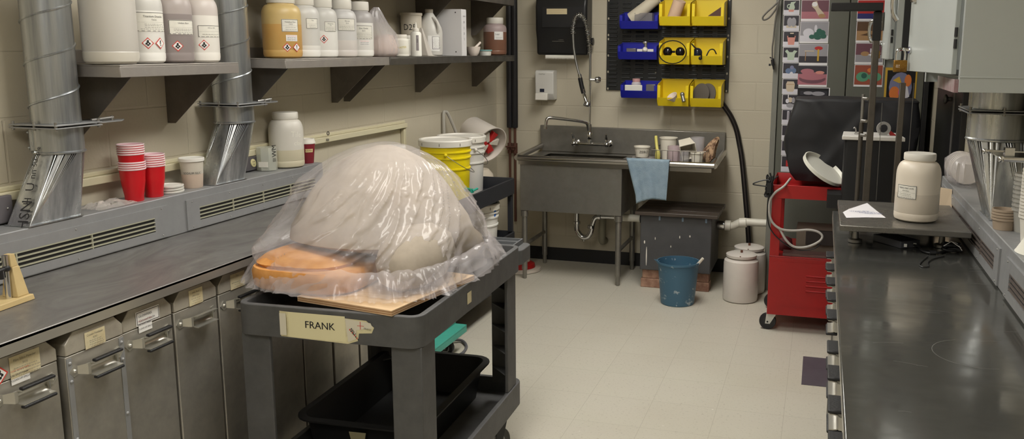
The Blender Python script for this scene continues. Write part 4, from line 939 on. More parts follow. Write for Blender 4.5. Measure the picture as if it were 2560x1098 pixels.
# ================================================================== corner pipes
for x, lb in ((-2.325, 'left one of the two black-wrapped pipes in the corner'), (-2.283, 'right one of the two black-wrapped pipes in the corner')):
    t = thing('wall_pipe', lb, 'pipe', (x, 6.35, .0))
    obj('insulation', Mb().lathe([(.021, 1.04), (.024, 1.05), (.024, ZC-.005), (.02, ZC-.004)], (x, 6.35, 0), 20), mt('pipe_wrap', (30, 29, 32), .5, bump=.2, bs=30), t)
    obj('copper_pipe', Mb().cyl((x, 6.35, .30), (x, 6.35, 1.05), .010), mt('dull_copper', (104, 70, 58), .5, .5), t)
    v = Mb().cyl((x, 6.35, .84), (x, 6.35, .92), .020, n=8); v.cyl((x, 6.35, .88), (x, 6.31, .88), .012); v.cyl((x-.02, 6.305, .895), (x+.02, 6.305, .895), .006, n=8)
    obj('valve', v, mt('rusty_valve', (92, 58, 46), .7, .3), t)
# ================================================================== sink
t = thing('utility_sink', 'stainless one-basin sink with right drainboard and tall backsplash', 'sink', (-1.38, 6.05, 0))
SK = mt('sink_steel', (152, 149, 142), .36, .7, rgb2=(128, 125, 119), vs_=4)
SX0, SX1, SB, SF, SBk = -2.06, -.665, -1.30, 5.755, 6.34
m = Mb(); w2 = .004
m.box(SX0+.02, SB, SF+.02, SF+.024, .505, .862); m.box(SX0+.02, SX0+.024, SF+.024, SBk-.05, .505, .862); m.box(SB-.004, SB, SF+.024, SBk-.05, .505, .862); m.box(SX0+.024, SB-.004, SBk-.054, SBk-.05, .505, .862); m.box(SX0+.024, SB-.004, SF+.024, SBk-.054, .505, .510)
obj('basin', m, SK, t, bevel=.003)
m = Mb()
m.box(SX0, SX0+.10, SF+.02, SBk, .864, .868); m.box(SB-.06, SX1, SF+.02, SBk, .864, .868); m.box(SX0+.10, SB-.06, SBk-.10, SBk, .864, .868); m.box(SX0+.10, SB-.06, SF+.02, SF+.07, .864, .868)
obj('deck', m, SK, t)
m = Mb()
m.tube([(SX0+.01, SF+.01, .885), (SX1, SF+.01, .885)], .021, 14); m.tube([(SX0, SF+.005, .885), (SX0, SBk-.01, .912)], .019, 12)
m.tube([(SX1, SF+.005, .885), (SX1, SBk-.01, .912)], .021, 14)
m.box(SX0+.01, SX1-.02, SF+.012, SF+.020, .838, .866); m.box(SB, SX1-.04, SF+.03, SF+.034, .835, .864)
obj('rolled_rim', m, mt('rim_steel', (178, 174, 168), .25, 1), t)
m = Mb().prism([(SX0-.0, .869), (SX1+.005, .869), (SX1+.005, 1.055), (SX0-.035+.02, 1.068), (SX0-.01, .95)], 'y', SBk, SBk+.045); obj('backsplash', m, SK, t, bevel=.004)
for x in (-2.015, -1.322):
    for y in (5.795, 6.27):
        l = Mb().cyl((x, y, .10), (x, y, .503), .0205, n=20); l.lathe([(.024, .46), (.027, .463), (.027, .503)], (x, y, 0), 20); l.lathe([(.010, 0), (.015, .004), (.015, .06), (.0205, .07), (.0205, .10)], (x, y, 0), 20)
        obj('leg', l, SK, t)
    obj('stretcher', Mb().cyl((x, 5.816, .25), (x, 6.249, .25), .014, n=14), SK, t)
# drain trap
dr = Mb(); dr.lathe([(.045, .47), (.047, .475), (.05, .504)], (-1.71, 6.10, 0), 24)
dr.tube([(-1.71, 6.1, .48), (-1.71, 6.1, .34), (-1.70, 6.1, .30), (-1.665, 6.1, .265), (-1.625, 6.1, .27), (-1.60, 6.1, .31), (-1.585, 6.1, .38), (-1.565, 6.1, .42), (-1.52, 6.1, .43), (-1.42, 6.1, .432)], .019, 14, smooth=5)
for c in ((-1.71, 6.1, .36), (-1.60, 6.1, .335)): dr.lathe([(.024, 0), (.027, .003), (.027, .022), (.024, .025)], c, 16)
dr.lathe([(.024, 0), (.028, .003), (.028, .024), (.024, .027)], (-1.55, 6.1, .43), 16, axis=(1, 0, 0)); dr.cyl((-1.655, 6.1, .235), (-1.655, 6.1, .26), .008)
obj('drain_trap', dr, CHROME, t)
# faucet
t = thing('prerinse_faucet', 'chrome wall faucet with swing spout and tall spring spray hose', 'faucet', (-1.64, 6.30, .95))
m = Mb(); m.tube([(-1.755, 6.27, .955), (-1.505, 6.27, .950)], .013, 12)
for x in (-1.755, -1.505):
    m.cyl((x, 6.341, .955), (x, 6.25, .955), .017); m.lathe([(.026, 0), (.026, .006), (.018, .01)], (x, 6.339, .955), 20, axis=(0, -1, 0)); m.ball((x, 6.25, .955), .021, 10)
obj('mixer_body', m, CHROME, t)
for x, s in ((-1.755, -1), (-1.505, 1)):
    h = Mb().cyl((x, 6.25, .965), (x, 6.25, .995), .012); h.tube([(x, 6.25, .99), (x+.0*s, 6.235, 1.01), (x+.005*s, 6.21, 1.035)], [.010, .006], 8, smooth=3); obj('lever_handle', h, CHROME, t)
m = Mb().cyl((-1.64, 6.27, .955), (-1.64, 6.27, 1.10), .016); m.lathe([(.018, .99), (.022, 1.0), (.022, 1.03), (.016, 1.04)], (-1.64, 6.27, 0), 16); m.cyl((-1.64, 6.27, 1.10), (-1.64, 6.27, 1.61), .0075)
m.cyl((-1.64, 6.27, 1.425), (-1.60, 6.285, 1.425), .010); m.lathe([(.012, 0), (.024, .012), (.026, .03), (.018, .045)], (-1.61, 6.28, 1.425), 18, axis=(.9, .4, 0)); m.cyl((-1.61, 6.28, 1.425), (-1.61, 6.39, 1.425), .008)
obj('riser', m, CHROME, t)
m = Mb().tube([(-1.645, 6.26, 1.055), (-1.65, 6.25, 1.095), (-1.665, 6.235, 1.115), (-1.72, 6.19, 1.130), (-1.84, 6.11, 1.150), (-1.885, 6.08, 1.155), (-1.905, 6.065, 1.145), (-1.912, 6.06, 1.11), (-1.914, 6.06, 1.085)], .0115, 12, smooth=4); m.cyl((-1.914, 6.06, 1.075), (-1.914, 6.06, 1.09), .0135)
obj('spout', m, CHROME, t)
hp = [(-1.64, 6.27, 1.42), (-1.642, 6.268, 1.60), (-1.655, 6.255, 1.74), (-1.675, 6.24, 1.84), (-1.70, 6.225, 1.885), (-1.73, 6.21, 1.878), (-1.748, 6.205, 1.82), (-1.752, 6.20, 1.76), (-1.745, 6.20, 1.65), (-1.725, 6.20, 1.54), (-1.70, 6.20, 1.455)]
obj('hose', Mb().tube(hp, .0085, 10, smooth=6), mt('hose_steel', (160, 160, 156), .35, .9), t)
# spring around the arch
P = [Vector(p) for p in hp]; Q = []
for i in range(len(P)-1):
    a = P[max(i-1, 0)]; b = P[i]; c = P[i+1]; d = P[min(i+2, len(P)-1)]
    for k in range(12):
        u = k/12; Q.append(.5*((2*b)+(c-a)*u+(2*a-5*b+4*c-d)*u*u+(3*b-a-3*c+d)*u**3))
Q = Q[13:12*7+2]; ln = 0; sp = []; nx = Vector((1, 0, 0)); step = .0016; acc = 0; turns = 0
for i in range(len(Q)-1):
    a, b = Q[i], Q[i+1]; tdir = (b-a).normalized(); nx = (nx-tdir*nx.dot(tdir)).normalized(); ny = tdir.cross(nx); L_ = (b-a).length; k = max(1, int(L_/step))
    for j in range(k):
        ph = 2*math.pi*(ln+L_*j/k)/.0125; sp.append(a+(b-a)*(j/k)+(nx*math.cos(ph)+ny*math.sin(ph))*.0165)
    ln += L_
obj('spring', Mb().tube(sp, .0022, 5), CHROME, t)
obj('hose_ferrule', Mb().cyl((-1.702, 6.20, 1.465), (-1.695, 6.20, 1.435), .014), CHROME, t)
m = Mb().cyl((-1.672, 6.20, 1.335), (-1.655, 6.195, 1.29), .012); m.tube([(-1.655, 6.195, 1.29), (-1.640, 6.18, 1.255)], .011, 10)
m.lathe([(.010, 0), (.026, .012), (.028, .03), (.010, .036)], (-1.632, 6.175, 1.27), 20, axis=(-.1, -.35, -.9)); m.tube([(-1.665, 6.185, 1.36), (-1.655, 6.165, 1.33), (-1.66, 6.165, 1.30)], .005, 8)
obj('spray_head', m, CHROME, t)
obj('grip', Mb().tube([(-1.697, 6.20, 1.44), (-1.685, 6.20, 1.385), (-1.670, 6.20, 1.33)], .0165, 12), BLKP, t)
for o_ in t.children: o_.location.y -= .085
t.location.y += 0
# cloth on the rim
rnd = random.Random(5); m = Mb(); vs = []; nu, nv = 26, 26
for j in range(nv):
    for i in range(nu):
        u, v = i/(nu-1), j/(nv-1)
        x0 = -1.272+.055*min(1, v*1.2)+.03*v; x1 = -.962-.018*v
        x = x0+(x1-x0)*u; z = .912-(.275+.03*(1-u)-.02*math.sin(u*3.1))*max(0, v-.12)/.88
        y = SF-.014-.004*math.sin(u*17+v*2)*(.3+v)-.003*math.sin(u*31)*v
        if v < .12: y = SF-.014+(.12-v)/.12*.05; z = .912+.004*math.sin(u*9)*0
        if u > .72: y -= .006
        vs.append((x, y, z))
m.add(vs, [(j*nu+i, j*nu+i+1, (j+1)*nu+i+1, (j+1)*nu+i) for j in range(nv-1) for i in range(nu-1)])
tag(obj('cleaning_cloth', m, mt('blue_terry', (150, 170, 184), .95, rgb2=(132, 154, 170), vs_=14, bump=.8, bs=220), solid=.004, smooth=180), 'pale blue cloth hanging over the front rim of the sink', 'cloth')
# dish rack and dishes on the drainboard
DZ = .8685
t = thing('wire_rack', 'low wire dish rack standing on the drainboard', 'dish rack', (-.93, 6.0, DZ))
m = Mb(); rx0, rx1, ry0, ry1 = -1.11, -.735, 5.84, 6.16
for z in (.006, .10): m.tube([(rx0, ry0, DZ+z), (rx1, ry0, DZ+z), (rx1, ry1, DZ+z), (rx0, ry1, DZ+z), (rx0, ry0, DZ+z)], .0028, 6)
for i in range(11):
    x = rx0+(rx1-rx0)*i/10; m.tube([(x, ry0, DZ+.10), (x, ry0, DZ+.006), (x, ry1, DZ+.006), (x, ry1, DZ+.10)], .0018, 5)
for i in range(7):
    y = ry0+(ry1-ry0)*i/6; m.tube([(rx0, y, DZ+.10), (rx0, y, DZ+.006), (rx1, y, DZ+.006), (rx1, y, DZ+.10)], .0018, 5)
obj('wires', m, mt('rack_wire', (110, 104, 96), .4, .8), t)
def cup(label, x, y, z, r0, r1, h, mat, name='white_tub', cat='container', n=32, ax=(0, 0, 1), text=None):
    o = obj(name, Mb().lathe([(r0, 0), (r1, h), (r1+.003, h), (r1+.003, h-.004), (r1+.001, h-.005), (r1-.002, h-.002), (r0-.003, .004), (.002, .004)][:0] or [(r0, 0), (r1-.001, h-.008), (r1+.003, h-.008), (r1+.003, h), (r1-.002, h), (r0-.003, .005), (.002, .005)], (x, y, z), n, axis=ax, cap=False), mat)
    if text is not None:
        obj('handwriting', text.wrap((x, y), (r0+r1)/2+.002, towards(x, y)+.25, z+h*.5, taper=(r1-r0)/h), INK, o)
    return tag(o, label, cat)
cup('white tub with black handwriting at the left end of the drainboard', -1.21, 6.02, DZ+.028, .044, .056, .075, mt('tub_white', (232, 226, 212), .4), text=Lab().text('ZERO', .026, 0, 0, 0))
cup('shallow clear dish under the handwritten tub', -1.20, 6.00, DZ, .055, .075, .026, mt('clear_dish', (190, 184, 180), .2, alpha=.55), name='clear_dish', cat='dish')
cup('clear square-sided dish left of the wire rack', -1.15, 5.90, DZ, .045, .06, .03, mt('clear_dish'), name='clear_dish', cat='dish', n=8)
t = tag(obj('sieve_scoop', Mb().tube([(-1.083, 5.90, DZ+.012), (-1.075, 5.90, DZ+.06), (-1.090, 5.93, DZ+.13), (-1.10, 5.95, DZ+.185)], .011, 10, smooth=5).ball((-1.072, 5.885, DZ+.055), .026, 12, sc=(.7, .5, 1.9)), mt('pale_yellow_plastic', (214, 204, 110), .35)), 'pale yellow plastic scoop standing upright at the rack end', 'scoop')
cup('tall white tub behind the yellow scoop', -1.035, 6.10, DZ+.009, .050, .062, .155, mt('tub_white'))
m = Mb().lathe([(.058, 0), (.075, .13), (.078, .13), (.078, .14), (.073, .14), (.055, .004), (.002, .004)], (0, 0, 0), 4, cap=False)
o = obj('square_tub', Mb().merge(m, place((-.905, 6.03, DZ+.128), .5, 1.9, .5)), mt('tub_white'), smooth=20); tag(o, 'white square-sided tub tipped over on top of the wire rack', 'container')
GL = mt('clear_jar_glass', (206, 202, 204), .08, alpha=.38, spec=.9)
for x, y, r, h, lb in ((-.965, 5.92, .045, .115, 'clear plastic beaker with a pinkish tint, front left in the rack'), (-.895, 5.93, .038, .085, 'small clear glass in the front middle of the rack'), (-.825, 6.08, .050, .165, 'tall clear jar at the back of the rack')):
    tag(obj('clear_glass', Mb().lathe([(r*.9, 0), (r, .01), (r, h), (r-.003, h), (r-.003, .01), (.002, .006)], (x, y, DZ+.0095), 24, cap=False), GL if r < .045 else mt('pink_clear', (216, 196, 200), .12, alpha=.5, spec=.8) if r < .05 else GL), lb, 'glass')
cup('small white cup upside down at the front right of the rack', -.805, 5.93, DZ+.010, .036, .044, .075, mt('tub_white'))
blob('driftwood_piece', [(DZ+.01, -.745, 6.02, .02, .03, 2), (DZ+.04, -.74, 6.03, .045, .05, 2.2), (DZ+.09, -.735, 6.05, .04, .05, 2), (DZ+.13, -.72, 6.07, .032, .035, 2), (DZ+.165, -.695, 6.09, .018, .02, 2), (DZ+.18, -.688, 6.10, .004, .004, 2)], mt('crusty_clay', (188, 156, 124), .9, rgb2=(96, 68, 52), vs_=22, thr=(.45, .6), bump=.8, bs=40), 24, .022, 8, 8)
tag(C.objects[-1], 'rough crumbly brown lump at the right end of the rack', 'clay lump')
# interceptor box, bricks
t = thing('solids_interceptor', 'grey steel interceptor tank with a wooden slat lid under the drainboard', 'tank', (-.92, 6.0, .13))
DG = mt('tank_grey', (78, 78, 80), .55, var=.15, vs_=9)
obj('tank', Mb().box(-1.165, -.672, 5.79, 6.25, .131, .522), DG, t, bevel=.006)
m = Mb()
for i in range(4): m.box(-1.20, -.63, 5.76+i*.125, 5.76+i*.125+.116, .5225, .547)
obj('lid', m, mt('dark_wet_wood', (84, 74, 66), .4, rgb2=(60, 52, 46), vs_=6, stretch=(.3, 4, 1)), t, bevel=.004)
q = Mb()
for x in (-1.03, -.87, -.71): q.box(x-.006, x+.006, 5.782, 5.789, .49, .522)
obj('clips', q, mt('pale_clip', (120, 140, 160), .5), t)
q = Lab(); rr = random.Random(2)
for u, v, a, b in ((-.20, -.10, .004, .07), (-.215, .0, .005, .012), (.03, .05, .004, .01), (.10, .06, .005, .008), (-.03, -.02, .003, .008), (-.14, .03, .003, .01)): q.ell(u, v, a, b, 0, 10)
obj('paint_drips', q.flat((-.918, 5.7885, .33), (1, 0, 0), (0, 0, 1)), [WHT], t)
BR = mt('fired_brick', (178, 142, 120), .9, rgb2=(132, 96, 80), vs_=16, bump=.3, bs=50); k = 0
for x, y, z, lb in ((-1.06, 5.86, 0, 'lower brick under the left end of the interceptor tank'), (-1.05, 5.865, .0655, 'upper brick under the left end of the interceptor tank'), (-.78, 5.86, 0, 'lower brick under the right end of the interceptor tank'), (-.785, 5.865, .0655, 'upper brick under the right end of the interceptor tank')):
    tag(obj('brick', Mb().box(x-.10, x+.10, y-.05, y+.05, z, z+.0645), BR, bevel=.004), lb, 'brick')
# drain pipework
PVC = mt('white_pvc', (226, 222, 208), .35)
t = thing('drain_pipe', 'white PVC drain pipe running from the tank to the right', 'pipe', (-.45, 6.1, .42))
m = Mb().tube([(-.60, 6.10, .418), (-.56, 6.10, .418), (-.52, 6.10, .440), (-.48, 6.10, .452), (-.40, 6.10, .452), (-.326, 6.10, .452)], .027, 16, smooth=3); m.lathe([(.030, 0), (.034, .003), (.034, .05), (.030, .053)], (-.515, 6.1, .443), 20, axis=(1, 0, .1)); m.lathe([(.030, 0), (.037, .003), (.037, .04), (.030, .043)], (-.615, 6.1, .418), 20, axis=(1, 0, 0))
obj('pipe', m, PVC, t)
obj('coupling', Mb().lathe([(.026, 0), (.033, .001), (.033, .05), (.026, .052)], (-.668, 6.1, .418), 20, axis=(1, 0, 0)), CHROME, t)
t = thing('drain_pipe', 'cream and black drain coupling between the trap and the tank', 'pipe', (-1.3, 6.1, .42))
obj('pipe', Mb().cyl((-1.4195, 6.1, .432), (-1.23, 6.1, .432), .027), PVC, t)
obj('coupling', Mb().lathe([(.030, 0), (.034, .002), (.034, .055), (.030, .058)], (-1.228, 6.1, .432), 20, axis=(1, 0, 0)), BLKP, t)
t = tag(obj('floor_drain_pipe', Mb().tube([(-1.56, 6.30, .40), (-1.565, 6.30, .22), (-1.565, 6.33, .19), (-1.565, 6.39, .185)], .028, 14, smooth=3), mt('painted_pipe', (150, 146, 128), .6)), 'dusty pipe bend on the wall behind the chrome trap', 'pipe')
# bucket, ball-mill jars, pole
t = thing('floor_bucket', 'blue plastic bucket splashed with white, on the floor before the tank', 'bucket', (-.848, 5.50, 0))
BB = mt('blue_bucket', (66, 104, 128), .45, rgb2=(176, 190, 196), vs_=16, thr=(.60, .66))
obj('body', Mb().lathe([(.105, 0), (.110, .004), (.112, .02), (.134, .27), (.141, .272), (.141, .285), (.134, .285), (.110, .02), (.003, .008)], (-.848, 5.50, 0), 44, cap=False), BB, t)
obj('spout_lip', Mb().add([(-.975, 5.47, .272), (-.975, 5.53, .272), (-1.012, 5.50, .285), (-.978, 5.50, .245)], [(0, 2, 3), (1, 3, 2), (0, 1, 2), (0, 3, 1)]), BB, t)
tag(obj('stirring_stick', Mb().tube([(-.86, 5.50, .020), (-.76, 5.49, .22), (-.685, 5.48, .318)], .009, 8), mt('tub_white')), 'white stick leaning over the right rim of the blue bucket', 'stick')
for x, y, lb in ((-.456, 5.69, 'nearer of the two white ceramic mill jars on the floor'), (-.424, 5.921, 'farther of the two white ceramic mill jars, mostly hidden')):
    t = thing('ceramic_jar', lb, 'jar', (x, y, 0))
    obj('body', Mb().lathe([(.100, 0), (.112, .006), (.1155, .02), (.1155, .255), (.112, .275), (.096, .288), (.085, .292)], (x, y, 0), 44), mt('mill_jar_glaze', (214, 208, 200), .35, var=.08, vs_=5), t)
    lo = obj('lid', Mb().lathe([(.085, .2925), (.100, .298), (.102, .315), (.085, .322), (.02, .324)], (x, y, 0), 40), mt('mill_jar_glaze'), t)
    q = Mb().box(x-.004, x+.004, y-.100, y-.01, .3155, .320); q.cyl((x, y, .3245), (x, y, .340), .008); obj('clamp', q, mt('brown_clamp', (104, 66, 50), .6), lo)
t = tag(obj('vacuum_wand', Mb().tube([(-.700, 6.34, 1.285), (-.665, 6.355, 1.23), (-.625, 6.365, 1.17), (-.585, 6.37, 1.08), (-.560, 6.37, .98), (-.535, 6.36, .86), (-.50, 6.33, .62), (-.46, 6.30, .30), (-.435, 6.27, .012)], .0195, 14, smooth=4), mt('dark_steel_tube', (78, 74, 74), .3, .85)), 'dark bent metal tube leaning against the back wall', 'tube')
t = thing('round_base', 'red and white round base on the floor in the corner under the sink', 'base', (-2.13, 6.02, 0))
obj('rim', Mb().lathe([(.15, 0), (.16, .004), (.155, .02), (.12, .024)], (-2.13, 6.02, 0), 36), mt('dirty_white', (196, 186, 172), .6), t)
obj('dome', Mb().lathe([(.115, .0245), (.11, .05), (.075, .07), (.07, .16), (.062, .17)], (-2.13, 6.02, 0), 36, [0, 0, 1, 0]), [REDM, mt('dirty_white')], t)
# ================================================================== on the back wall
t = thing('towel_dispenser', 'black paper towel dispenser on the back wall with beige sticker', 'dispenser', (-1.86, 6.39, 1.6))
m = Mb(); P = [(6.392, 1.60), (6.255, 1.60), (6.250, 1.70), (6.225, 1.78), (6.22, 1.95), (6.24, 2.03), (6.392, 2.05)]
m.prism(P, 'x', -2.075, -1.68); obj('housing', m, BLKP, t, bevel=.018)
m = Mb().prism([(6.2245, 1.80), (6.217, 1.80), (6.217, 1.95), (6.2195, 1.95)], 'x', -2.02, -1.70); obj('cover', m, BLKM, t, bevel=.002)
obj('sticker', Lab().rect(-.078, .078, -.020, .020, 0).lines(-.07, .07, -.015, .015, 2, 1).flat((-1.905, 6.2155, 1.915), (1, 0, 0), (0, 0, 1)), [mt('beige_label', (212, 196, 158), .6), mt('beige_ink', (190, 172, 134), .7)], t)
obj('print', Lab().lines(-.055, .055, -.010, .012, 2, 0, t=.003).flat((-1.90, 6.2485, 1.705), (1, 0, 0), (0, 0, 1)), GREYINK, t)
obj('side_knob', Mb().cyl((-1.665, 6.30, 1.70), (-1.648, 6.30, 1.70), .028), BLKP, t)
vsb = []; n = 44
m = Mb(); top = [(-2.005+.235*i/n, 6.268, 1.6) for i in range(n+1)]; bt = [(-2.005+.235*i/n, 6.266, 1.578 if i % 2 else 1.568) for i in range(n+1)]
m.add(top+bt, [(i, i+1, n+2+i, n+1+i) for i in range(n)]); obj('paper_towel', m, mt('towel_paper', (226, 222, 212), .9), t, solid=.001)
# paper hangs clear of the housing lip
C.objects[-1].location.y -= .016
t = thing('soap_dispenser', 'white push soap dispenser on the back wall under the towels', 'dispenser', (-2.02, 6.39, 1.25))
obj('housing', Mb().prism([(6.392, 1.262), (6.335, 1.262), (6.30, 1.31), (6.29, 1.47), (6.31, 1.485), (6.392, 1.485)], 'x', -2.10, -1.955), mt('soap_white', (216, 214, 208), .35), t, bevel=.006)
obj('push_bar', Mb().prism([(6.300, 1.262), (6.262, 1.262), (6.270, 1.315), (6.298, 1.315)], 'x', -2.092, -1.995), mt('soap_bar', (226, 222, 212), .35), t, bevel=.006)
L = Lab().rect(-.018, .018, -.012, .012, 0); obj('window', L.flat((-2.045, 6.2960, 1.335), (1, 0, 0), (0, .06, 1)), [mt('dark_window', (44, 48, 62), .2)], t)
obj('print', Lab().text('DebMed', .016, 0, 0, 0, wid=.9).flat((-2.045, 6.2905, 1.457), (1, 0, 0), (0, .06, 1)), GREYINK, t)
# louvred bin panel
t = thing('louvred_panel', 'black louvred steel panel on the back wall carrying the plastic bins', 'panel', (-1.11, 6.39, 1.34))
PNL = mt('panel_black', (36, 37, 37), .4, .2)
obj('sheet', Mb().box(-1.565, -.655, 6.376, 6.388, 1.345, 2.06), PNL, t, bevel=.002)
m = Mb()
for r_ in range(23):
    z = 1.375+r_*.0300
    for c_ in range(9):
        x = -1.545+c_*.100; m.prism([(6.3755, z), (6.3755, z+.014), (6.366, z+.011), (6.364, z+.002)], 'x', x, x+.062)
o = obj('louvres', m, PNL, t)
q = Lab()
for z in (1.355, 1.48, 1.60, 1.72, 1.75, 1.87, 2.0):
    for x in (-1.552, -.668): q.ell(x+1.11, z-1.7, .006, .009, 0, 8)
q.ell(-.08, 1.475-1.7, .006, .010, 0, 8)
obj('screw_slots', q.flat((-1.11, 6.3755, 1.7), (1, 0, 0), (0, 0, 1)), [mt('pale_slot', (178, 170, 150), .6)], t)
def hang_bin(label, cat, x0, x1, z0, d, h, mat, lip, group=None):
    """open-front hanging bin; lip = front height"""
    t = thing('hanging_bin', label, cat, ((x0+x1)/2, 6.36, z0), group)
    yb = 6.360; yf = yb-d; w = .0035; m = Mb()
    m.box(x0+.012, x1-.012, yf+.02, yb, z0, z0+w)
    S = [(yb, z0), (yf+.02, z0), (yf, z0+lip*.25), (yf-.012, z0+lip), (yf-.012, z0+h*.80), (yf+.02, z0+h*.86), (yb, z0+h)]
    for a, b in ((x0, x0+w), (x1-w, x1)): m.prism(S, 'x', a, b)
    m.hexa([(x0+w, yf+.02, z0), (x1-w, yf+.02, z0), (x1-w, yf+.02+w, z0), (x0+w, yf+.02+w, z0)], [(x0+w, yf-.012, z0+lip), (x1-w, yf-.012, z0+lip), (x1-w, yf-.012+w, z0+lip), (x0+w, yf-.012+w, z0+lip)])
    m.box(x0+w, x1-w, yb-w, yb, z0+w, z0+h)
    m.box(x0+w, x0+.022, yf-.012, yf-.012+w, z0+lip, z0+h*.80); m.box(x1-.022, x1-w, yf-.012, yf-.012+w, z0+lip, z0+h*.80)
    m.box(x0-.003, x1+.003, yb-w, yb+.0, z0+h-.004, z0+h+.004)
    obj('shell', m, mat, t, bevel=.0012)
    m = Mb()
    for z in (z0+h-.02, z0+h*.35): m.box(x0+.02, x1-.02, yb+.0005, yb+.0035, z, z+.008)
    obj('hanger', m, mat, t)
    return t
for (x0, x1, z0, lb) in ((-1.135, -.915, 1.815, 'top left yellow bin'), (-.905, -.680, 1.815, 'top right yellow bin'), (-1.130, -.912, 1.545, 'middle left yellow bin, with the dark goggles in it'), (-.902, -.680, 1.545, 'middle right yellow bin, with a single dark lens in it'),
                         (-1.135, -.910, 1.248, 'bottom left yellow bin, holding a white cup'), (-.900, -.680, 1.248, 'bottom right yellow bin, holding grey discs')):
    hang_bin(lb, 'bin', x0, x1, z0, .195, .185, YEL, .062)
for (x0, x1, z0, lb) in ((-1.430, -1.150, 1.792, 'top blue bin on the black louvred panel'), (-1.440, -1.155, 1.575, 'middle blue bin on the black louvred panel'), (-1.415, -1.145, 1.298, 'bottom blue bin on the black louvred panel')):
    hang_bin(lb, 'bin', x0, x1, z0, .15, .118, BLU, .055)
# what is in them
m = Mb()
for x in (-1.075, -.985): m.ball((x, 6.20, 1.632), .034, 14, sc=(1, .75, 1))
m.box(-1.04, -1.02, 6.185, 6.20, 1.625, 1.64)
t = thing('goggles', 'pair of dark round-lens goggles with an elastic band in the middle yellow bin', 'goggles', (-1.03, 6.2, 1.60))
obj('lenses', m, mt('dark_lens', (18, 18, 22), .08), t)
pts = [(-1.03+.098*math.cos(a), 6.142-.004*math.cos(a*2), 1.630+.080*math.sin(a)) for a in [2*math.pi*i/24 for i in range(25)]]
obj('strap', Mb().tube(pts, .0038, 6, cap=False), BLKP, t)
t = thing('goggles', 'dark goggles lying askew in the middle right yellow bin', 'goggles', (-.86, 6.2, 1.60))
obj('lenses', Mb().ball((-.862, 6.20, 1.628), .034, 14, sc=(1, .75, 1)), mt('dark_lens2', (34, 44, 66), .08), t)
obj('strap', Mb().tube([(-.90, 6.155, 1.690), (-.875, 6.15, 1.665), (-.84, 6.15, 1.64), (-.825, 6.145, 1.61), (-.835, 6.135, 1.585)], .005, 6, smooth=4).ball((-.832, 6.135, 1.590), .013, 8).tube([(-.80, 6.2, 1.60), (-.78, 6.21, 1.645), (-.75, 6.22, 1.65), (-.73, 6.21, 1.62)], .005, 6, smooth=4), BLKP, t)
o = obj('china_cup', Mb().merge(Mb().lathe([(.016, 0), (.022, .01), (.040, .05), (.038, .05), (.018, .012), (.002, .01)], (0, 0, 0), 28, cap=False), place((-1.01, 6.19, 1.285), 0, .5, -.5)), mt('porcelain')); tag(o, 'white china cup tipped in the bottom left yellow bin', 'cup')
tag(obj('metal_clip', Mb().cyl((-.955, 6.16, 1.33), (-.94, 6.148, 1.285), .014).ball((-.955, 6.16, 1.335), .017, 8), STEEL), 'small metal fitting beside the cup in the bottom left yellow bin', 'fitting')
for i, (x, lb) in enumerate(((-.830, 'left of two round grey discs in the bottom right yellow bin'), (-.785, 'right of two round grey discs in the bottom right yellow bin'))):
    o = obj('sanding_disc', Mb().lathe([(.060, 0), (.078, .003), (.078, .010), (.060, .013)], (x, 6.25, 1.334), 36, axis=(-.55, -.8, .15)), mt('disc_grey', (98, 92, 84), .6)); tag(o, lb, 'disc')
tag(obj('feather_tool', Mb().cyl((-1.05, 6.25, 1.86), (-1.0, 6.22, 1.99), .045), mt('pink_beige', (220, 190, 165), .6)), 'pinkish roll standing in the top left yellow bin', 'roll')
tag(obj('dark_wedge', Mb().prism([(-.80, 1.882), (-.70, 1.882), (-.70, 1.95)], 'y', 6.22, 6.24), mt('brown_wedge', (82, 50, 36), .6)), 'dark brown wedge lying in the top right yellow bin', 'wedge')
tag(obj('paper_tube', Mb().cyl((-1.36, 6.29, 1.865), (-1.17, 6.27, 2.01), .048, .04), mt('cone_cream', (210, 200, 180), .6)), 'cream tube slanting up out of the top blue bin', 'tube')
tag(obj('clear_box', Mb().box(-1.33, -1.20, 6.24, 6.32, 1.80, 1.905), mt('clear_case', (150, 146, 150), .2, alpha=.5), bevel=.003), 'cloudy clear box in the top blue bin', 'box')
tag(obj('foil_packet', Mb().box(-1.385, -1.315, 6.24, 6.31, 1.583, 1.655), mt('foil_grey', (120, 116, 120), .3, .4), bevel=.003), 'grey foil packet in the middle blue bin', 'packet')
t = thing('respirator_valve', 'white and steel valve fitting in the middle blue bin', 'fitting', (-1.24, 6.26, 1.583))
obj('bar', Mb().box(-1.305, -1.185, 6.235, 6.25, 1.632, 1.650).ball((-1.245, 6.23, 1.645), .020, 10), WHT, t); obj('wing', Mb().cyl((-1.245, 6.25, 1.583), (-1.245, 6.25, 1.69), .011).ball((-1.25, 6.25, 1.695), .018, 8, sc=(1, .5, .7)), STEEL, t)
t = thing('medicine_jar', 'white jar with pink cap in the bottom blue bin', 'jar', (-1.32, 6.28, 1.303))
obj('body', Mb().lathe([(.033, 0), (.035, .003), (.035, .10), (.026, .11)], (-1.315, 6.28, 1.303), 24), mt('lilac_white', (206, 200, 206), .4), t); obj('cap', Mb().cyl((-1.315, 6.28, 1.4135), (-1.315, 6.28, 1.437), .029), mt('pink_cap', (196, 150, 150), .4), t)
tag(obj('white_pouch', Mb().box(-1.39, -1.26, 6.225, 6.236, 1.305, 1.392), mt('pouch_white', (220, 218, 208), .5), bevel=.004), 'white pouch leaning at the front of the bottom blue bin', 'pouch')
tag(obj('foil_packet', Mb().box(-1.235, -1.165, 6.24, 6.30, 1.303, 1.398), mt('foil_grey'), bevel=.003), 'grey packet at the right end of the bottom blue bin', 'packet')
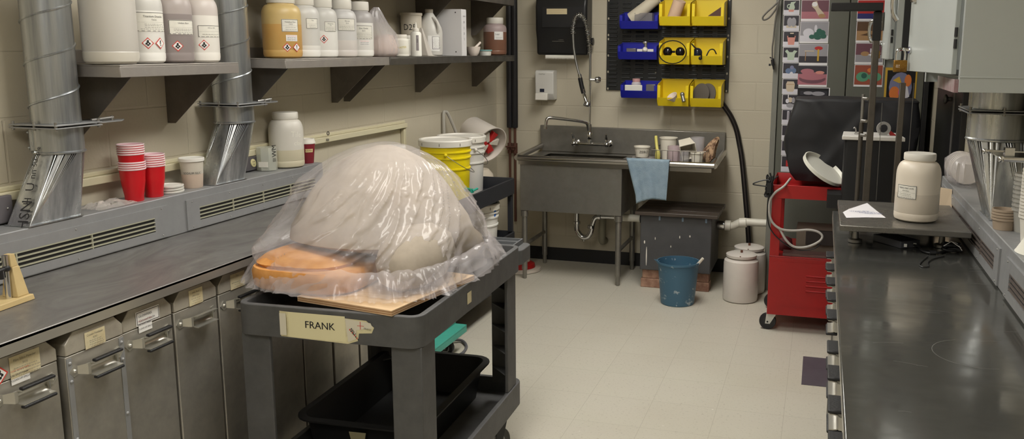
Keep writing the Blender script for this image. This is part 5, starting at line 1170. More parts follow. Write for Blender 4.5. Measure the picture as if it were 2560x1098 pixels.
# ================================================================== right worktop
t = counter_top('steel_worktop', .075, .56, .6, 3.94, -1, COUNTER2, 'long scratched dark steel worktop on the right')
m = Mb().box(.53, .545, .6, 3.94, .02, .938); obj('back_panel', m, BLKM, t)
for y in (.62, 3.89): obj('leg', Mb().box(.10, .132, y, y+.03, 0, .938), STEEL, t)
obj('rail', Mb().box(.082, .10, .65, 3.89, .918, .937), mt('galv_rail', (172, 170, 164), .4, .6), t)
# scratches and dust rings worn into the top
q = Lab(); rr = random.Random(11)
def stroke(pts, w):
    for (a, b), (c, d) in zip(pts, pts[1:]):
        n_ = Vector((-(d-b), c-a)); n_ = n_.normalized()*w if n_.length > 0 else Vector((w, 0)); q.k = 0
        q.poly([(a-n_.x, b-n_.y), (c-n_.x, d-n_.y), (c+n_.x, d+n_.y), (a+n_.x, b+n_.y)], 0)
stroke([(.385+.085*math.cos(a)*1.15, 2.12+.10*math.sin(a)) for a in [math.radians(x) for x in range(110, 292, 9)]], .0006)
for i in range(16):
    x, y = rr.uniform(.12, .5), rr.uniform(1.7, 3.0); a = rr.uniform(-.5, .5); l = rr.uniform(.01, .05)
    stroke([(x, y), (x+l*math.cos(a), y+l*math.sin(a)*.6+.003), (x+2*l*math.cos(a), y+l*math.sin(a))], .0005)
obj('scratches', Mb().merge(q.mb, lambda p: Vector((p[0], p[1], .9503))), mt('pale_scratch', (140, 139, 134), .5, .4), t)
vent('vent_plenum', 'grey steel ledge with slotted grilles running behind the right worktop', -1, .545, .699, .6, 4.15, 1.10,
     [(2.76, 4.10, 2.83, 4.02, 5), (1.35, 2.66, 1.42, 2.60, 5)], mt('dusty_louvre', (128, 118, 112), .45, .5))
L2_ = [(3.42, 'farthest bin handle under the right worktop, below the scale'), (3.215, 'second bin from the far end under the right worktop'), (3.01, 'third bin from the far end under the right worktop'), (2.815, 'fourth bin from the far end under the right worktop'), (2.615, 'fifth bin from the far end, last before the wider gap, right worktop'),
       (2.315, 'bin beside the dark floor patch, first one nearer than the wider gap, right worktop'), (2.12, 'third bin from the near edge of the photo, right worktop'), (1.92, 'second bin from the near edge of the photo, right worktop'), (1.72, 'bin with its handle at the bottom edge of the photo, right worktop')]
for y, lb in L2_: hopper(.098, y, -1, lb, hz=.845, w=.19)
# ================================================================== floor patch
tag(obj('floor_patch', Mb().box(-.02, .30, 4.26, 4.68, .0003, .002), mt('slate_patch', (86, 80, 88), .5, var=.2, vs_=8)), 'dark grey square patch on the floor by the right worktop', 'mat')
# ================================================================== scale platform
t = thing('bench_scale', 'bench scale with a flat steel platform on the right worktop', 'scale', (.31, 3.42, .9505))
obj('platform', Mb().box(.088, .525, 3.155, 3.70, 1.018, 1.040), mt('scale_platform', (132, 129, 123), .28, .6, rgb2=(112, 110, 105), vs_=5), t, bevel=.003)
for x, y in ((.15, 3.30), (.45, 3.30), (.15, 3.60), (.45, 3.60)):
    obj('foot', Mb().lathe([(.022, .9505), (.026, .952), (.026, .962), (.012, .966), (.010, .995), (.018, 1.0), (.018, 1.0175)], (x, y, 0), 20), STEEL, t)
obj('load_cell', Mb().box(.20, .42, 3.38, 3.50, .985, 1.017), BLKM, t)
t = thing('junction_box', 'small dark grey box with cable sockets under the scale platform', 'control box', (.28, 3.27, .9505))
bx1 = Mb().hexa([(.215, 3.345, .9505), (.305, 3.235, .9505), (.375, 3.285, .9505), (.285, 3.395, .9505)], [(.215, 3.345, .976), (.305, 3.235, .976), (.375, 3.285, .976), (.285, 3.395, .976)])
obj('case', bx1, mt('slate_box', (80, 82, 90), .5), t, bevel=.002)
q = Mb().box(.316, .326, 3.236, 3.240, .957, .968); q.box(.350, .360, 3.258, 3.263, .957, .968); obj('sockets', q, PAPW, t)
pts = [(.352, 3.255, .962), (.365, 3.225, .964), (.372, 3.19, .958), (.395, 3.165, .957), (.43, 3.18, .957), (.455, 3.22, .957), (.47, 3.25, .962)]
tag(obj('power_cable', Mb().tube(pts, .0042, 8, smooth=5).cyl((.395, 3.165, .957), (.415, 3.170, .957), .008), BLKM), 'black cable with a metal plug in front of the scale', 'cable')
tag(obj('power_cable', Mb().tube([(.385, 3.12, .953), (.36, 3.05, .953), (.345, 2.99, .953), (.352, 2.96, .953), (.372, 2.975, .953), (.376, 3.03, .953), (.40, 3.09, .953), (.44, 3.14, .953)], .0018, 6, smooth=6), BLKM), 'thin black wire making a small loop on the right worktop', 'cable')
rr = random.Random(4); P = []
for i in range(60):
    a = i*.9; P.append((.475+.028*math.cos(a)+rr.uniform(-.004, .004), 3.235+.022*math.sin(a*1.1)+rr.uniform(-.004, .004), .957+.022*(.5+.5*math.sin(i*.37))))
t = thing('cable_bundle', 'tied bundle of black cable at the foot of the right grille', 'cable', (.475, 3.235, .9505))
obj('coil', Mb().tube(P, .0042, 6, smooth=2), BLKM, t)
obj('twist_tie', Mb().tube([(.445, 3.21, .975), (.47, 3.215, .992), (.49, 3.22, .985), (.505, 3.20, .965)], .0012, 5).tube([(.47, 3.215, .992), (.50, 3.195, .975)], .0012, 5), PAPW, t)
# note on the platform
pp = [U(2107, 530, 'z', 1.042), U(2122, 522, 'z', 1.043), U(2168, 507, 'z', 1.046), U(2190, 525, 'z', 1.043), U(2215, 544, 'z', 1.042), U(2165, 543, 'z', 1.042), U(2116, 544, 'z', 1.042)]
c = sum(pp, Vector())/len(pp); m = Mb().add([tuple(p-Vector((0, 0, .001))) for p in pp]+[(c.x, c.y, 1.0425)], [(i, (i+1) % 7, 7) for i in range(7)])
t = thing('paper_note', 'white handwritten note lying on the scale platform', 'note', (c.x, c.y, 1.041))
obj('sheet', m, mt('note_paper', (232, 230, 234), .8), t)
L = Lab()
for i, (s_, w_) in enumerate((('Wash Bat', .0), ('Used For', .004), ('Mixing No', .006), ('Glaze pls', .004))): L.text(s_, .019, w_-.004+.012*(i-1), .024-i*.017, 0)
obj('handwriting', L.flat((c.x+.012, c.y-.006, 1.0432), (1, .25, 0), (-.25, 1, 0)), [mt('blue_ink', (70, 84, 140), .7)], t)
L = std_label('FERRO FRIT 3195', '(Gerstley)', .076, .050, 3)
jar('white gallon jar with a framed label standing on the scale platform', .358, 3.335, 1.0405, .0775, .247, [J('jar_white_a', (222, 212, 196)), J('jar_white_b', (208, 198, 182))], fill=.42, lab=L, la=-.52, lz=.45, lidr=.70, neck=.90, shoulder=.68)
# ================================================================== right duct and wall cabinets
duct('galvanised duct with a slide gate below the grey wall cabinet at the right', .583, 3.21, .092, 1.355, 1.528, (.565, .66, 3.07, 3.25, 1.102), None, 1.455, -1)
GC = mt('grey_cabinet_paint', (172, 177, 174), .42, var=.04, vs_=5); GC2 = mt('cabinet_lip_paint', (184, 188, 184), .42)
def wall_cab(label, y0, y1, x, z0, z1, door_y0, door_len, free_px, pan, lever_z, end=None):
    t = thing('wall_cabinet', label, 'cabinet', ((x+.70)/2, (y0+y1)/2, z0))
    m = Mb()
    if end is None: m.box(x, .699, y0, y0+.003, z0, z1)
    else: m.box(x, x+.028, y0, y0+.003, z0, z1)
    m.box(x, .699, y1-.003, y1, z0, z1); m.box(.694, .699, y0+.003, y1-.003, z0, z1); m.box(x, .694, y0+.003, y1-.003, z0+.045, z0+.048); m.box(x, .694, y0+.003, y1-.003, z1-.003, z1)
    m.box(x, x+.003, y0+.003, y0+.030, z0, z1-.003); m.box(x, x+.003, y1-.030, y1-.003, z0, z1-.003)
    if end is None: m.box(x-.001, .699, y0-.0015, y0, z0+.043, z0+.047)
    else: obj('dark_interior_panel', Mb().box(x+.029, .699, y0, y0+.003, z0, z1), end, t)  # black sheet stands in for the shade inside the open cabinet end
    obj('body', m, GC, t, bevel=.002)
    m = Mb().box(x+.004, .69, y0+.004, y1-.004, z0+.0485, z0+.05); obj('inside_floor', m, BLKM, t)
    if pan:
        m = Mb().box(x-.012, x-.0005, y0+.01, y0+.42, z0-.002, z0+.038); obj('dirty_pan', m, mt('scuffed_pan', (176, 172, 170), .5, .2, rgb2=(140, 100, 104), vs_=7), t)
    h = Vector((x-.006, door_y0, 0)); f = U(free_px, 100, 'y', door_y0+door_len*.97)
    d = Vector((f.x-h.x, f.y-h.y, 0)).normalized(); nrm = Vector((-d.y, d.x, 0))
    if nrm.x > 0: nrm = -nrm
    D = lambda a, o, z: h+d*a+nrm*o+Vector((0, 0, z))
    m = Mb().hexa([D(0, 0, z0+.052), D(door_len, 0, z0+.052), D(door_len, .016, z0+.052), D(0, .016, z0+.052)], [D(0, 0, z1-.01), D(door_len, 0, z1-.01), D(door_len, .016, z1-.01), D(0, .016, z1-.01)])
    do = obj('door', m, GC, t, bevel=.002)
    m = Mb()
    for z in (z0+.13, z0+.165, z1-.20, z1-.165): m.cyl(D(-.004, .012, z), D(-.004, .012, z+.028), .005, n=8)
    obj('hinge', m, BLKM, do)
    a = door_len-.045; m = Mb()
    m.hexa([D(a-.012, .017, lever_z-.045), D(a+.012, .017, lever_z-.045), D(a+.010, .030, lever_z-.040), D(a-.010, .030, lever_z-.040)], [D(a-.012, .017, lever_z+.05), D(a+.012, .017, lever_z+.05), D(a+.010, .030, lever_z+.045), D(a-.010, .030, lever_z+.045)])
    m.tube([D(a, .028, lever_z), D(a, .055, lever_z+.004), D(a+.01, .078, lever_z+.002), D(a+.018, .086, lever_z-.03), D(a+.018, .084, lever_z-.075), D(a+.014, .070, lever_z-.105)], [.011, .012, .010, .0085, .008, .0095], 12, smooth=5)
    obj('lever_handle', m, CHROME, do)
    m = Mb().tube([D(door_len-.03, .018, z0+.125), D(door_len-.015, .040, z0+.128), D(door_len+.004, .046, z0+.125)], .0055, 8, smooth=3); m.cyl(D(door_len-.03, .016, z0+.125), D(door_len-.03, .022, z0+.125), .012)
    obj('hasp', m, CHROME, do)
    return D(door_len-.022, .046, z0+.128)
def padlock(label, c, s=1):
    t = thing('padlock', label, 'padlock', tuple(c-Vector((0, 0, .075*s))))
    x, y, z = c
    obj('shackle', Mb().tube([(x-.014*s, y, z-.035*s), (x-.014*s, y, z-.012*s), (x-.009*s, y, z-.001*s), (x, y, z+.003*s), (x+.009*s, y, z-.001*s), (x+.014*s, y, z-.012*s), (x+.014*s, y, z-.035*s)], .0042*s, 8, smooth=3), CHROME, t)
    obj('body', Mb().box(x-.023*s, x+.023*s, y-.011*s, y+.011*s, z-.078*s, z-.036*s), mt('brass', (172, 132, 66), .3, .9, rgb2=(120, 88, 44), vs_=30), t, bevel=.003)
    obj('stamp', Lab().lines(-.016*s, 0, -.008*s, .004*s, 2, 0, t=.0016).flat((x, y-.0114*s, z-.055*s), (1, 0, 0), (0, 0, 1)), PAPW, t)
hp_ = wall_cab('pale grey steel wall cabinet nearest the camera, door ajar', 2.84, 3.78, .40, 1.530, 2.25, 2.872, .44, 2284, True, 1.86)
padlock('brass padlock on the near grey wall cabinet', hp_-Vector((0, 0, .002)))
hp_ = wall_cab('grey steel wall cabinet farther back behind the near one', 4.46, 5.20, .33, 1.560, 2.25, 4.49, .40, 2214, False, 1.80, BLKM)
padlock('brass padlock hanging on the farther grey wall cabinet', hp_-Vector((0, 0, .002)), .95)
# ================================================================== on the right ledge
t = thing('lid_bag', 'clear crinkled bag of round plastic lids on the far end of the right ledge', 'bag', (.61, 4.0, 1.1003))
m = Mb()
for i in range(11): m.lathe([(.060, 0), (.062, .004), (.060, .008)], (.600+.004*math.sin(i*3), 3.86+i*.016, 1.166), 28, axis=(.25, 1, .05))
obj('lids', m, mt('translucent_lids', (206, 198, 186), .3), t)
P = lambda zs: [(1.1005+z, .605, 3.93, rx, ry, 2.6) for z, rx, ry in zs]
blob('film', P([(0, .05, .12), (.02, .07, .15), (.06, .076, .16), (.10, .07, .15), (.125, .04, .10), (.13, .01, .02)]), FILM, 48, .012, 21, 7, t, ridge=1)
tag(obj('card_flap', Mb().hexa([(.490, 3.74, .951), (.540, 3.72, .951), (.542, 3.73, .951), (.492, 3.75, .951)], [(.485, 3.82, 1.095), (.541, 3.80, 1.09), (.543, 3.81, 1.09), (.487, 3.83, 1.095)]), mt('beige_card', (206, 186, 158), .8)), 'beige card leaning on the right grille behind the white jar', 'card')
def cup_stack(n, x, y, z, r0, r1, h, step, mat, lab, grp, names, name):
    base = None
    for i in range(n):
        if base is None:
            base = obj(name, Mb().lathe([(r0, 0), (r1-.002, h-.008), (r1+.002, h-.007), (r1+.002, h), (r1-.002, h), (r1-.003, h-.006), (r0-.002, .002), (.002, .002)], (0, 0, 0), 28, cap=False), mat, local=True); o = base
        else: o = base.copy(); C.objects.link(o)
        o.location = (x, y, z+i*step); tag(o, lab % names(i, n), 'cup', grp)
def ordi(i, n):
    W = ['', 'second', 'third', 'fourth', 'fifth', 'sixth', 'seventh', 'eighth', 'ninth', 'tenth', 'eleventh', 'twelfth']
    if i == 0: return 'lowest'
    if i == n-1: return 'topmost'
    return (W[i]+' from the bottom') if i <= (n-1)//2 else (W[n-1-i]+' from the top')
cup_stack(4, .578, 2.93, 1.1005, .031, .037, .038, .009, mt('brownish_clear', (176, 158, 138), .3, alpha=.85), 'small brownish portion cup, %s in the short stack', 'short stack of portion cups on the right ledge', ordi, 'portion_cup')
cup_stack(9, .635, 2.90, 1.1005, .033, .044, .075, .0135, mt('clear_ribbed', (190, 188, 180), .15, alpha=.5, spec=.8), 'clear ribbed cup, %s in the tall clear stack on the right ledge', 'tall stack of clear cups on the right ledge', ordi, 'clear_cup')
cup_stack(15, .625, 2.745, 1.1005, .034, .044, .080, .0098, mt('frosted_cup', (216, 212, 202), .4), 'frosted white cup, %s in the long white stack on the right ledge', 'stack of frosted white cups on the right ledge', ordi, 'frosted_cup')
t = tag(obj('paper_funnel', Mb().lathe([(.085, 0), (.083, .002), (.012, .13), (.010, .13)], (.632, 2.60, 1.1008), 32, cap=False), mt('paper_funnel_m', (224, 222, 210), .8)), 'white paper cone at the right edge of the photo', 'paper cone')
t = thing('slide_gate', 'chrome-edged slide gate sticking out at the right edge of the photo', 'gate', (.62, 2.55, 1.28))
# gate of the next duct along, which stands just outside the photo
m = Mb().cyl((.66, 2.28, 1.1022), (.66, 2.28, 1.50), .036)
obj('support', m, GALV, t)
m = Mb(); a0 = U(2462, 378, 'y', 2.62); a1 = U(2600, 386, 'y', 2.62); m.cyl(a0, (a1.x, a1.y-.0, a1.z), .0055, n=10).ball(a0, .0075, 8)
b0 = U(2503, 398, 'y', 2.42); b1 = U(2640, 404, 'y', 2.42); m.cyl(b0, b1, .0065, n=10).ball(b0, .0085, 8)
zz = (a0.z+b0.z)/2
m.hexa([(b0.x, 2.42, b0.z-.001), (.69, 2.42, b0.z-.001), (.69, 2.62, a0.z-.001), (a0.x+.01, 2.62, a0.z-.001)], [(b0.x, 2.42, b0.z+.001), (.69, 2.42, b0.z+.001), (.69, 2.62, a0.z+.001), (a0.x+.01, 2.62, a0.z+.001)])
m.hexa([(.60, 2.20, b0.z-.004), (.69, 2.20, b0.z-.004), (.69, 2.43, b0.z-.004), (.60, 2.43, b0.z-.004)], [(.60, 2.20, b0.z-.001), (.69, 2.20, b0.z-.001), (.69, 2.43, b0.z-.001), (.60, 2.43, b0.z-.001)])
m.box(a0.x+.05, a0.x+.075, 2.608, 2.632, a0.z-.008, a0.z+.012)
obj('plate', m, CHROME, t)
# ================================================================== black door in the right wall
m = Mb().box(.672, .6995, 4.62, 5.60, .002, 2.10)
d = struct('door_1', m, mt('black_door', (26, 25, 27), .35), bevel=.003)
m = Mb()
for z in (.925, .955): m.box(.640, .655, 4.75, 5.52, z, z+.014)
m.box(.655, .671, 4.78, 4.82, .925, .969); m.box(.655, .671, 5.45, 5.49, .925, .969); obj('push_bar', m, STEEL, d)
obj('edge_trim', Mb().box(.668, .6715, 4.86, 4.90, .98, 2.09), mt('dull_trim', (120, 116, 112), .5, .5), d)
obj('knob', Mb().cyl((.672, 5.02, 1.40), (.650, 5.02, 1.40), .012).ball((.645, 5.02, 1.40), .026, 12, sc=(.5, 1, 1)), mt('knob_dull', (90, 86, 82), .4, .6), d)
# ================================================================== tall cabinet with photographs
OL = mt('olive_grey_paint', (96, 97, 88), .5, var=.06, vs_=4); OL2 = mt('post_grey_paint', (126, 126, 118), .5, .1, var=.08, vs_=8)
t = thing('storage_cabinet', 'tall olive-grey steel cabinet with two doors, covered in ceramics photographs', 'cabinet', (.18, 6.19, 0))
CY = 6.0
obj('body', Mb().box(-.285, .655, CY+.02, 6.388, .005, 2.12), OL, t)
obj('door', Mb().box(-.283, .148, CY, CY+.019, .06, 2.10), OL, t, bevel=.004)
obj('door', Mb().box(.154, .632, CY, CY+.019, .06, 2.10), OL, t, bevel=.004)
obj('side_post', Mb().box(-.322, -.286, CY-.01, CY+.05, .0, 2.14), OL2, t, bevel=.003)
obj('side_post', Mb().box(.634, .665, CY-.004, CY+.05, .0, 2.14), BLKM, t, bevel=.003)
def col(n, rgb): return mt('photo_'+n, rgb, .35)
PC = {k: col(k, v) for k, v in dict(white=(228, 226, 228), black=(26, 26, 30), dark=(52, 50, 58), grey=(150, 148, 154), pale=(206, 204, 212), sage=(176, 190, 172), pink=(206, 140, 128), green=(44, 92, 80), cream=(196, 180, 158), red=(180, 44, 44), mauve=(170, 108, 118), dmauve=(110, 72, 84), blue=(96, 116, 148), teal=(88, 150, 118), tan=(166, 130, 92), brown=(92, 66, 46), yellow=(196, 160, 60), orange=(210, 120, 60), navy=(44, 46, 108), rust=(150, 78, 60), lilac=(120, 122, 152), magenta=(206, 96, 150)).items()}
KEYS = list(PC); MATS = [PC[k] for k in KEYS]; K_ = {k: i for i, k in enumerate(KEYS)}
def photo(label, px0, px1, py0, py1, art, yy=CY-.0012, name='photograph', cat='photograph'):
    a = U(px0, (py0+py1)/2, 'y', yy); b = U(px1, (py0+py1)/2, 'y', yy); zt = U((px0+px1)/2, py0, 'y', yy).z; zb = U((px0+px1)/2, py1, 'y', yy).z
    w, h = (b.x-a.x)/2, (zt-zb)/2; L = Lab().rect(-w, w, -h, h, K_['white'], nu=1)
    L.k = 2
    art(L, w, h); o = obj(name, L.flat(((a.x+b.x)/2, yy, (zt+zb)/2), (1, 0, 0), (0, 0, 1)), MATS); tag(o, label, cat); return o
def bg(top='dark', bot='pale', cut=-.25, b=.06, low=.0):
    def f(L, w, h):
        L.rect(-w*(1-b), w*(1-b), -h*(1-b)+low*h, h*(1-b), K_[top], nu=1); L.rect(-w*(1-b), w*(1-b), -h*(1-b)+low*h, h*cut, K_[bot], nu=1)
    return f
def art(back, *shapes):
    def f(L, w, h):
        back(L, w, h)
        for s in shapes:
            if s[0] == 'e': L.ell(s[1]*w, s[2]*h, s[3]*w, s[4]*h, K_[s[5]])
            elif s[0] == 'r': L.rect(s[1]*w, s[2]*w, s[3]*h, s[4]*h, K_[s[5]], nu=1)
            else: L.poly([(u*w, v*h) for u, v in s[1]], K_[s[2]])
    return f
S1 = bg('dark', 'pale', -.35)
c1 = [('glazed pitcher with handle', art(S1, ('e', -.3, .15, .28, .32, 'sage'), ('e', -.3, .15, .17, .2, 'dark'), ('p', [(-.35, -.5), (.3, -.5), (.42, 0), (.28, .45), (.55, .8), (-.1, .7), (-.3, 0)], 'sage'), ('p', [(-.3, -.6), (.25, -.6), (.35, -.3), (-.38, -.3)], 'pink'))),
      ('two pale egg shapes', art(S1, ('r', -.6, .65, -.62, -.3, 'cream'), ('e', -.2, .1, .33, .6, 'grey'), ('e', .28, .1, .33, .6, 'grey'))),
      ('pink pail with black top', art(S1, ('p', [(-.35, -.75), (.4, -.75), (.55, .4), (-.5, .4)], 'pink'), ('p', [(-.4, .2), (.45, .2), (.38, .7), (-.3, .7)], 'black'), ('r', -.15, .3, .65, .8, 'cream'))),
      ('pale green vase with ears', art(S1, ('p', [(-.4, -.7), (.4, -.7), (.5, .1), (.8, .5), (.4, .6), (.2, .35), (-.2, .35), (-.5, .7), (-.75, .45), (-.45, .1)], 'sage'))),
      ('blue rounded cluster', art(S1, ('e', -.25, -.05, .4, .35, 'blue'), ('e', .3, .0, .4, .38, 'blue'), ('e', .15, .4, .25, .25, 'lilac'), ('e', .12, -.4, .2, .25, 'pale'))),
      ('beige lidded pot', art(S1, ('p', [(-.5, -.45), (-.3, -.7), (.35, -.7), (.5, -.45), (.55, .3), (.4, .65), (-.4, .65), (-.55, .3)], 'cream'), ('r', -.5, .5, .22, .28, 'tan'))),
      ('ornate pale vase group', art(S1, ('e', .0, .25, .35, .35, 'cream'), ('e', -.35, .1, .22, .3, 'pale'), ('e', .4, .2, .2, .4, 'grey'), ('e', 0, -.5, .45, .3, 'grey'), ('r', -.3, -.2, .5, .95, 'white'))),
      ('two tall narrow bottles', art(S1, ('r', -.35, -.1, -.5, .8, 'pale'), ('r', .15, .4, -.5, .8, 'pale'), ('r', -.25, -.18, -.4, .7, 'dark'))),
      ('small pink animal shape', art(S1, ('e', .1, .0, .45, .35, 'pale'), ('e', .5, .2, .25, .3, 'pink'), ('e', .5, -.2, .3, .2, 'mauve'))),
      ('faint pale shape on grey', art(S1, ('e', .35, .2, .3, .5, 'grey'))),
      ('red and white script shape', art(S1, ('r', -.4, .6, -.3, .45, 'red'), ('e', .1, .08, .3, .25, 'white')))]
ys = [(0, 37), (38, 77), (78, 117), (118, 156), (157, 196), (197, 235), (236, 273), (274, 312), (313, 351), (352, 389), (390, 430)]
ps = -4
for i, ((nm, a), (y0, y1)) in enumerate(zip(c1, ys)):
    xo = -(y0/100)*2.9
    photo('small photograph of a %s in the left column on the cabinet' % nm if not nm.startswith('two') else 'small photograph of %s in the left column on the cabinet' % nm, 1960+xo*.55-1, 1999+xo*.55, y0+ps*(i == 0)*0, y1, a)
S2 = bg('dark', 'grey', -.2, .03, .14)
c2 = [('large photograph of a spotted dog-like figure in the middle column', art(bg('dmauve', 'mauve', -.1, .03, .2), ('p', [(-.2, .8), (.1, .9), (.25, .3), (.6, -.2), (.75, -.6), (.3, -.6), (0, .1), (-.25, .4)], 'cream'), ('e', -.05, .6, .2, .22, 'white'), ('e', .5, -.5, .25, .2, 'tan')), 0, 53),
      ('large photograph of a white rabbit form with green balls', art(bg('grey', 'pale', -.3, .03, .12), ('e', -.4, -.05, .38, .42, 'pale'), ('e', .1, .35, .1, .35, 'pale'), ('e', .2, -.2, .22, .25, 'green'), ('e', .55, -.05, .24, .27, 'green'), ('e', .35, .1, .2, .25, 'green'), ('e', .65, -.35, .22, .22, 'green'), ('e', .25, -.45, .25, .22, 'green'), ('e', -.15, -.4, .2, .2, 'green')), 54, 108),
      ('large photograph of a red-topped small table form', art(bg('grey', 'dark', -.15, .03, .2), ('e', .35, .6, .28, .18, 'red'), ('r', .28, .4, -.6, .5, 'yellow'), ('r', -.6, .05, .28, .38, 'cream'), ('r', -.55, -.5, -.6, .25, 'tan')), 110, 163),
      ('large photograph of pink round stacked dishes', art(bg('dark', 'mauve', .2, .03, .16), ('e', 0, -.25, .9, .45, 'dmauve'), ('e', 0, .0, .9, .38, 'mauve'), ('e', -.35, .45, .45, .25, 'mauve'), ('e', .5, .35, .3, .15, 'pink')), 164, 217)]
for lb, a, y0, y1 in c2: photo(lb, 2003-y0*.058, 2073-y0*.03, y0, y1, a)
photo('dark landscape photograph in a black frame just above the black cover', 1992, 2074, 219, 262, art(bg('black', 'dark', .0, .06), ('r', -.8, .85, .1, .6, 'dark'), ('e', -.3, .35, .3, .2, 'grey'), ('e', .3, .3, .4, .25, 'grey')))
c3 = [('photograph with red and blue figures at the top of the right column', art(bg('red', 'navy', -.3, .04, .16), ('e', -.2, .2, .4, .5, 'red'), ('e', .6, .3, .25, .3, 'pink')), 0, 52),
      ('brown photograph of a low form in the right column', art(bg('brown', 'tan', .1, .04, .18), ('p', [(-.7, -.3), (-.2, -.1), (.8, -.5), (.2, -.4)], 'brown')), 53, 107),
      ('photograph of a white cup and saucer shape in the right column', art(bg('dmauve', 'grey', -.1, .04, .18), ('e', -.3, .0, .3, .22, 'tan'), ('p', [(-.1, -.1), (.3, .15), (.8, .1), (.6, -.4)], 'white'), ('r', .05, .15, .1, .5, 'pale')), 108, 161),
      ('photograph of green leaf forms on rust red in the right column', art(bg('rust', 'rust', -.2, .04, .14), ('e', -.4, -.1, .45, .45, 'teal'), ('e', .45, -.1, .45, .42, 'teal'), ('e', -.3, .0, .2, .25, 'green'), ('e', .1, .5, .2, .2, 'orange')), 162, 217)]
for lb, a, y0, y1 in c3: photo(lb, 2143-y0*.05, 2212-y0*.03, y0, y1, a)
photo('poster of a round painted plate with a yellow border', 2211, 2291, 166, 266, art(bg('yellow', 'yellow', -.2, .0), ('r', -.86, .9, -.95, .8, 'black'), ('e', 0, -.05, .72, .76, 'lilac'), ('e', -.35, -.35, .33, .35, 'orange'), ('e', .1, -.3, .22, .25, 'magenta'), ('p', [(.1, -.7), (.6, -.5), (.35, .3)], 'pale'), ('e', .45, .3, .22, .3, 'orange'), ('p', [(-.5, .3), (-.1, .5), (.1, .1), (-.2, .2)], 'yellow')), name='poster', cat='poster')
# ================================================================== hanging cord
t = thing('power_cord', 'grey power cord hanging beside the cabinet with a black plug', 'cord', (-.34, 5.96, 1.55))
cp = [(1968, -40), (1955, -8), (1938, 12), (1918, 30), (1907, 43), (1910, 50), (1924, 43), (1940, 22), (1948, 2), (1944, 20), (1938, 55), (1934, 95), (1931, 120), (1931, 146)]
obj('wire', Mb().tube([U(a, b, 'y', 5.955) for a, b in cp], .0058, 8, smooth=6), mt('grey_cord', (92, 88, 82), .5), t)
a = U(1931, 148, 'y', 5.955); b = U(1934, 174, 'y', 5.955)
obj('plug', Mb().cyl(a, a+(b-a)*.6, .011).cyl(a+(b-a)*.6, b, .007, .004).box(a.x-.022, a.x-.008, 5.95, 5.96, a.z-.045, a.z-.03).cyl((a.x-.018, 5.955, a.z+.012), (a.x+.01, 5.955, a.z+.0), .004), BLKM, t)
# ================================================================== red cart
t = thing('tool_trolley', 'red steel tool trolley on casters with an open shelf and louvred panel', 'trolley', (.08, 5.33, 0))
RX0, RX1, RY0, RY1 = -.245, .40, 5.07, 5.60
m = Mb()
m.box(RX0, RX1, RY0, RY0+.003, .105, .455); m.box(RX0, RX0+.003, RY0+.003, RY1, .105, .455); m.box(RX1-.003, RX1, RY0+.003, RY1, .105, .455); m.box(RX0+.003, RX1-.003, RY1-.003, RY1, .105, .455); m.box(RX0+.003, RX1-.003, RY0+.003, RY1-.003, .105, .108)
m.box(RX0-.001, RX1+.001, RY0-.001, RY1, .456, .462)
obj('lower_case', m, REDM, t, bevel=.003)
for x0 in (RX0, RX1-.055):
    for k_, (y0, y1) in enumerate(((RY0, RY0+.004), (RY1-.004, RY1))):
        m = Mb().box(x0, x0+.055, y0, y1, .4625, .805); xs = x0 if x0 == RX0 else RX1-.004
        ya, yb_ = (RY0+.0035, RY0+.055) if k_ == 0 else (RY1-.055, RY1-.0035)
        m.box(xs, xs+.004, ya, yb_, .4625, .805); obj('corner_post', m, REDM, t, bevel=.002)
m = Mb(); tray(m, RX0-.002, RX1+.002, RY0-.002, RY1+.002, .806, .884, .815, .008, .004); obj('top_tray', m, [REDM, REDM], t)
m = Mb()
for i in range(4):
    z = .345-i*.030; m.prism([(RY0-.001, z), (RY0-.001, z+.016), (RY0-.010, z+.009)], 'x', -.03, .28)
obj('louvres', m, REDM, t, bevel=.002)
m = Mb().box(RX0+.045, RX1-.02, RY0-.0025, RY0-.0005, .165, .43); obj('door', m, REDM, t)
for x, y in ((RX0+.045, RY0+.045), (RX0+.045, RY1-.045), (RX1-.045, RY0+.045), (RX1-.045, RY1-.045)):
    caster(t, x-.02, y, .050, .1045, ang=math.pi*0+.0, tyre=BLKM, fork=mt('pale_fork', (205, 205, 198), .4, .4), hub=mt('fork_hub', (40, 40, 40), .5), w=.028)
# things on its open shelf
tag(obj('equipment_case', Mb().box(-.10, .20, 5.22, 5.45, .4625, .60), mt('tan_case', (132, 120, 106), .6)), 'tan case on the open shelf of the red trolley', 'case')
tag(obj('dark_board', Mb().box(-.045, .18, 5.195, 5.218, .515, .60), mt('dark_brown_panel', (52, 44, 44), .4)), 'dark flat panel leaning on the tan case in the red trolley', 'panel')
tag(obj('clear_tray', Mb().box(-.17, .28, 5.085, 5.185, .4625, .478), mt('smoky_tray', (120, 92, 88), .3, alpha=.7)), 'smoky clear tray at the front of the red trolley shelf', 'tray')
blob('maroon_pouch', [(.4626, -.165, 5.25, .035, .04, 2), (.49, -.163, 5.25, .045, .05, 2), (.53, -.16, 5.25, .035, .04, 2), (.545, -.16, 5.25, .006, .008, 2)], mt('maroon_cloth', (96, 36, 40), .7), 24, .004, 2); tag(C.objects[-1], 'dark maroon pouch at the left of the red trolley shelf', 'pouch')
